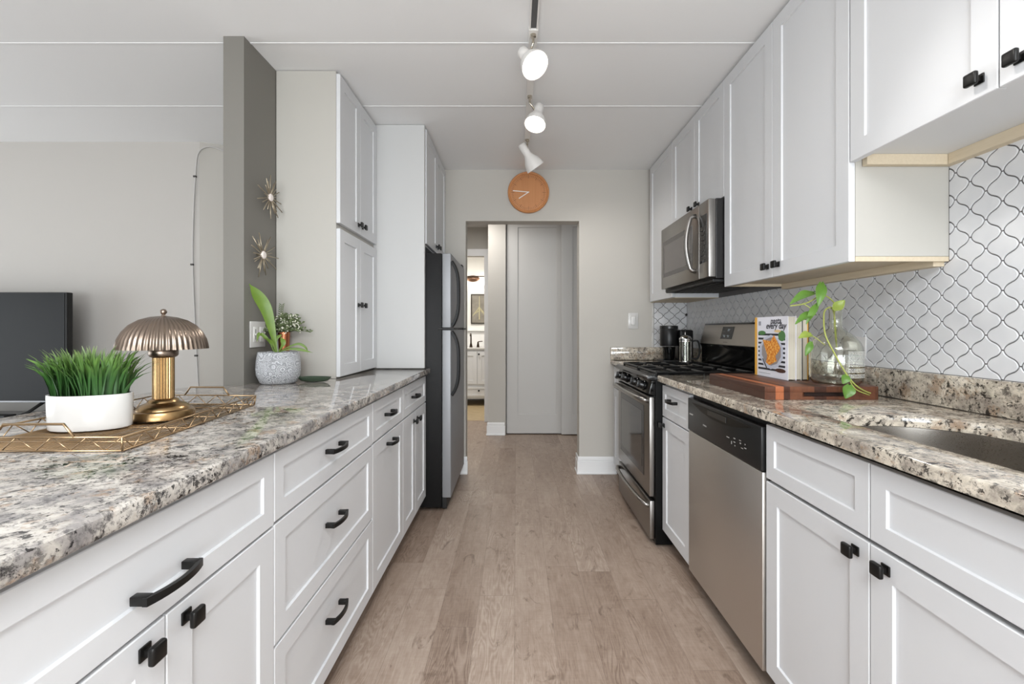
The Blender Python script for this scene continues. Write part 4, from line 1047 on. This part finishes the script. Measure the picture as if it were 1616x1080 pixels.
G().tube(smooth_path([P(1303, 468, 1.625), P(1300, 458, 1.62), P(1296, 450, 1.61)], 5), .0018, 8).obj('stem', stem_m, T, True)
G().tube(smooth_path([P(1268, 480, 1.59), P(1278, 486, 1.58), P(1284, 494, 1.575)], 5), .0018, 8).obj('stem', stem_m, T, True)
G().tube(smooth_path([P(1302, 545, 1.55), P(1288, 534, 1.55), P(1278, 529, 1.55)], 5), .0015, 8).obj('stem', stem_m, T, True)
leaf(P(1285, 463, 1.61), P(1247, 480, 1.58), .038, (0, -.8, 1), leaf_a)
leaf(P(1296, 447, 1.60), P(1291, 484, 1.57), .036, (-.4, -1, .2), leaf_a)
leaf(P(1290, 480, 1.58), P(1272, 512, 1.56), .024, (-.6, -1, .3), leaf_a)
leaf(P(1284, 496, 1.575), P(1255, 512, 1.56), .030, (0, -.6, 1), leaf_a)
leaf(P(1288, 498, 1.58), P(1262, 498, 1.58), .024, (0, -.6, 1), leaf_a)
leaf(P(1316, 489, 1.63), P(1333, 474, 1.61), .036, (-.3, -1, .3), leaf_b)
leaf(P(1280, 528, 1.55), P(1260, 534, 1.54), .030, (-.2, -1, .8), leaf_b)
leaf(P(1280, 540, 1.555), P(1271, 562, 1.55), .024, (-.4, -1, .2), leaf_a)
leaf(P(1336, 592, 1.53), P(1330, 606, 1.525), .030, (-.2, -1, .4), leaf_a)
leaf(P(1340, 608, 1.525), P(1334, 629, 1.518), .042, (-.2, -1, .3), leaf_a)

# ------------------------------------------------------------------ coffee maker and french press
T = thing('coffee_maker', 'black single-serve coffee maker in the far right corner of the counter', 'coffee maker', (1.15, 3.40, .915))
cm = M('coffee_black', (22, 22, 23), .35)
G().box(1.07, 1.30, 3.30, 3.46, .9152, .934, .006, 3).obj('base', cm, T, 40)
G().box(1.20, 1.30, 3.31, 3.45, .934, 1.155, .012, 3).obj('column', cm, T, 40)
G().lathe([(.062, 1.035), (.064, 1.04), (.064, 1.165), (.060, 1.170), (.001, 1.170)], 1.140, 3.375, 0, 40).obj('brew_head', cm, T, 40)
G().lathe([(.0655, 1.165), (.0655, 1.182), (.062, 1.186), (.001, 1.186)], 1.140, 3.375, 0, 40).obj('lid', M('coffee_lid', (34, 34, 35), .25), T, 40)
T = thing('travel_mug', 'black mug standing under the coffee maker brew head', 'mug', (1.14, 3.375, .935))
G().lathe([(.034, .9345), (.040, .94), (.046, 1.015), (.048, 1.028), (.044, 1.028), (.038, .945), (.001, .943)], 1.140, 3.375, 0, 32).obj('cup', blk, T, 40)
T = thing('french_press', 'glass french press with a chrome lid and black handle beside the coffee maker', 'french press', (1.225, 3.225, .915))
fx, fy = 1.205, 3.222
G().lathe([(.001, .918), (.040, .918), (.0415, .924), (.0415, 1.085), (.0395, 1.085), (.0392, .926), (.001, .921)], fx, fy, 0, 40).obj('beaker', gl, T, 40)
chrome = M('chrome', (214, 214, 214), .1, 1)
g = G().lathe([(.043, .9155), (.044, .928), (.043, .932), (.0421, .932), (.0421, .9155)], fx, fy, 0, 40).lathe([(.0422, 1.070), (.0438, 1.070), (.0438, 1.080), (.0422, 1.080)], fx, fy, 0, 40)
for k in range(4):
    a = PI/4+k*PI/2; g.tube([(fx+.0432*math.cos(a), fy+.0432*math.sin(a), .925), (fx+.0432*math.cos(a), fy+.0432*math.sin(a), 1.075)], .0022, 6)
g.obj('frame', chrome, T, 40)
G().lathe([(.045, 1.086), (.045, 1.094), (.036, 1.108), (.018, 1.116), (.004, 1.118), (.003, 1.140), (.001, 1.140)], fx, fy, 0, 40).obj('lid', chrome, T, 40)
G().lathe([(.001, 1.139), (.009, 1.140), (.012, 1.148), (.009, 1.157), (.001, 1.159)], fx, fy, 0, 20).obj('plunger_knob', blk_m, T, 40)
G().tube(smooth_path([(fx+.043, fy-.010, 1.072), (fx+.075, fy-.02, 1.078), (fx+.092, fy-.022, 1.05), (fx+.092, fy-.022, .985), (fx+.075, fy-.02, .950), (fx+.043, fy-.010, .952)], 6), .0065, 10).obj('handle', blk_m, T, True)

# ------------------------------------------------------------------ bathroom seen through the opening
T = thing('bathroom_vanity', 'white bathroom vanity with black knobs seen through the far doorway', 'vanity', (-.8, 7.1, 0))
G().box(-1.35, -.12, 6.82, 7.39, .11, .855).obj('body', white, T)
G().box(-1.37, -.10, 6.79, 7.395, .856, .880, .003).obj('vanity_top', ceramic, T)
for x in (-1.33, -.16): G().box(x-.02, x+.02, 6.83, 6.87, .003, .11).obj('leg', white, T)
for a, b_ in ((-.97, -.592), (-.590, -.21)):
    g = G(); shaker(g, (a+.003, 6.819, .330), (1, 0, 0), (0, 0, 1), (0, -1, 0), b_-a-.006, .49, .018, .06, .008); o = g.obj('door', white, T)
    xk = b_-.03 if b_ < -.5 else a+.025
    if b_ > -.5: G().lathe([(.006, 0), (.006, .012), (.014, .016), (.014, .024), (.001, .026)], xk, 6.80, .784, 16, axis=(0, -1, 0)).obj('knob', black_hw, o, 40)
g = G(); shaker(g, (-.967, 6.819, .145), (1, 0, 0), (0, 0, 1), (0, -1, 0), .754, .145, .018, .03, .006); o = g.obj('drawer', white, T)
G().lathe([(.006, 0), (.006, .012), (.014, .016), (.014, .024), (.001, .026)], -.565, 6.80, .235, 16, axis=(0, -1, 0)).obj('knob', black_hw, o, 40)
T = thing('bathroom_faucet', 'dark bronze bathroom faucet with a side lever on the vanity', 'faucet', (-.70, 7.05, .88))
bz = M('bronze', (58, 46, 36), .35, .8)
G().lathe([(.026, .880), (.022, .90), (.011, .95), (.010, 1.03)], -.71, 7.05, 0, 20).tube(smooth_path([(-.71, 7.05, 1.02), (-.71, 7.04, 1.075), (-.71, 7.0, 1.09), (-.71, 6.95, 1.06)], 5), .010, 10).obj('spout', bz, T, 40)
G().lathe([(.024, .880), (.018, .91), (.012, .95), (.010, .965)], -.60, 7.05, 0, 20).tube([(-.60, 7.05, .965), (-.53, 7.05, .972)], .007, 8).obj('lever', bz, T, 40)
T = thing('reflected_picture', 'dark framed botanical picture standing in for a mirror reflection above the bathroom vanity', 'picture', (-.62, 7.39, 1.25))  # modelled picture replaces one reflected in the vanity mirror
px0, px1, pz0, pz1 = -.745, -.48, 1.248, 1.735
g = G().prism([(px0, pz0), (px1, pz0), (px1, pz1), (px0, pz1)], 7.372, 7.398, .003, 2, f=lambda a, c, z: (a, z, c)); g.obj('frame', M('frame_dark', (56, 50, 42), .4), T)
am = M('art', (130, 126, 116), .6); t = NT(am); t.color(t.mix(t.noise(t.co, 14, 4), (104, 100, 94), (160, 154, 142)))
G().box(px0+.02, px1-.02, 7.3695, 7.372, pz0+.02, pz1-.02).obj('print', am, T)
g = G(); cxp = -.605
g.tube([(cxp, 7.368, 1.32), (cxp, 7.368, 1.70)], [.010, .003], 6)
for k in range(7):
    s = 1 if k % 2 else -1; z = 1.50+.0*k; g.tube(smooth_path([(cxp, 7.368, 1.53-.012*k), (cxp+s*(.02+.012*k), 7.368, 1.50-.015*k), (cxp+s*(.035+.012*k), 7.368, 1.43-.010*k)], 4), .004, 5)
g.obj('plant_motif', M('art_cream', (206, 198, 160), .6), T)
struct(G().box(-1.35, -.10, 7.385, 7.399, .881, 1.12).obj('trim_vanity_splash', trim_m))
struct(G().box(-1.35, -.10, 7.34, 7.399, 1.13, 1.165, .003).obj('trim_vanity_shelf', trim_m))
T = thing('vanity_light', 'bronze vanity light glowing high on the bathroom wall', 'light', (-.72, 7.38, 1.98))
G().lathe([(.001, 0), (.11, 0), (.105, .015), (.07, .03), (.001, .034)], -.715, 7.398, 1.99, 32, axis=(0, -1, 0), sx=1, sy=.48).obj('backplate', M('bronze_warm', (120, 92, 74), .35, .7), T, 40)
G().tube([(-1.0, 7.33, 2.02), (-.42, 7.33, 2.02)], .008, 8).tube([(-.715, 7.37, 2.0), (-.715, 7.33, 2.02)], .008, 8).obj('arm', bz, T, True)
for x in (-.98, -.86, -.56, -.44):
    G().lathe([(.02, 0), (.045, -.05), (.05, -.11), (.001, -.11)], x, 7.33, 2.0, 20).obj('glass_shade', M('shade_glow', (255, 250, 240), .5, emit=(255, 248, 235), es=4), T, True)
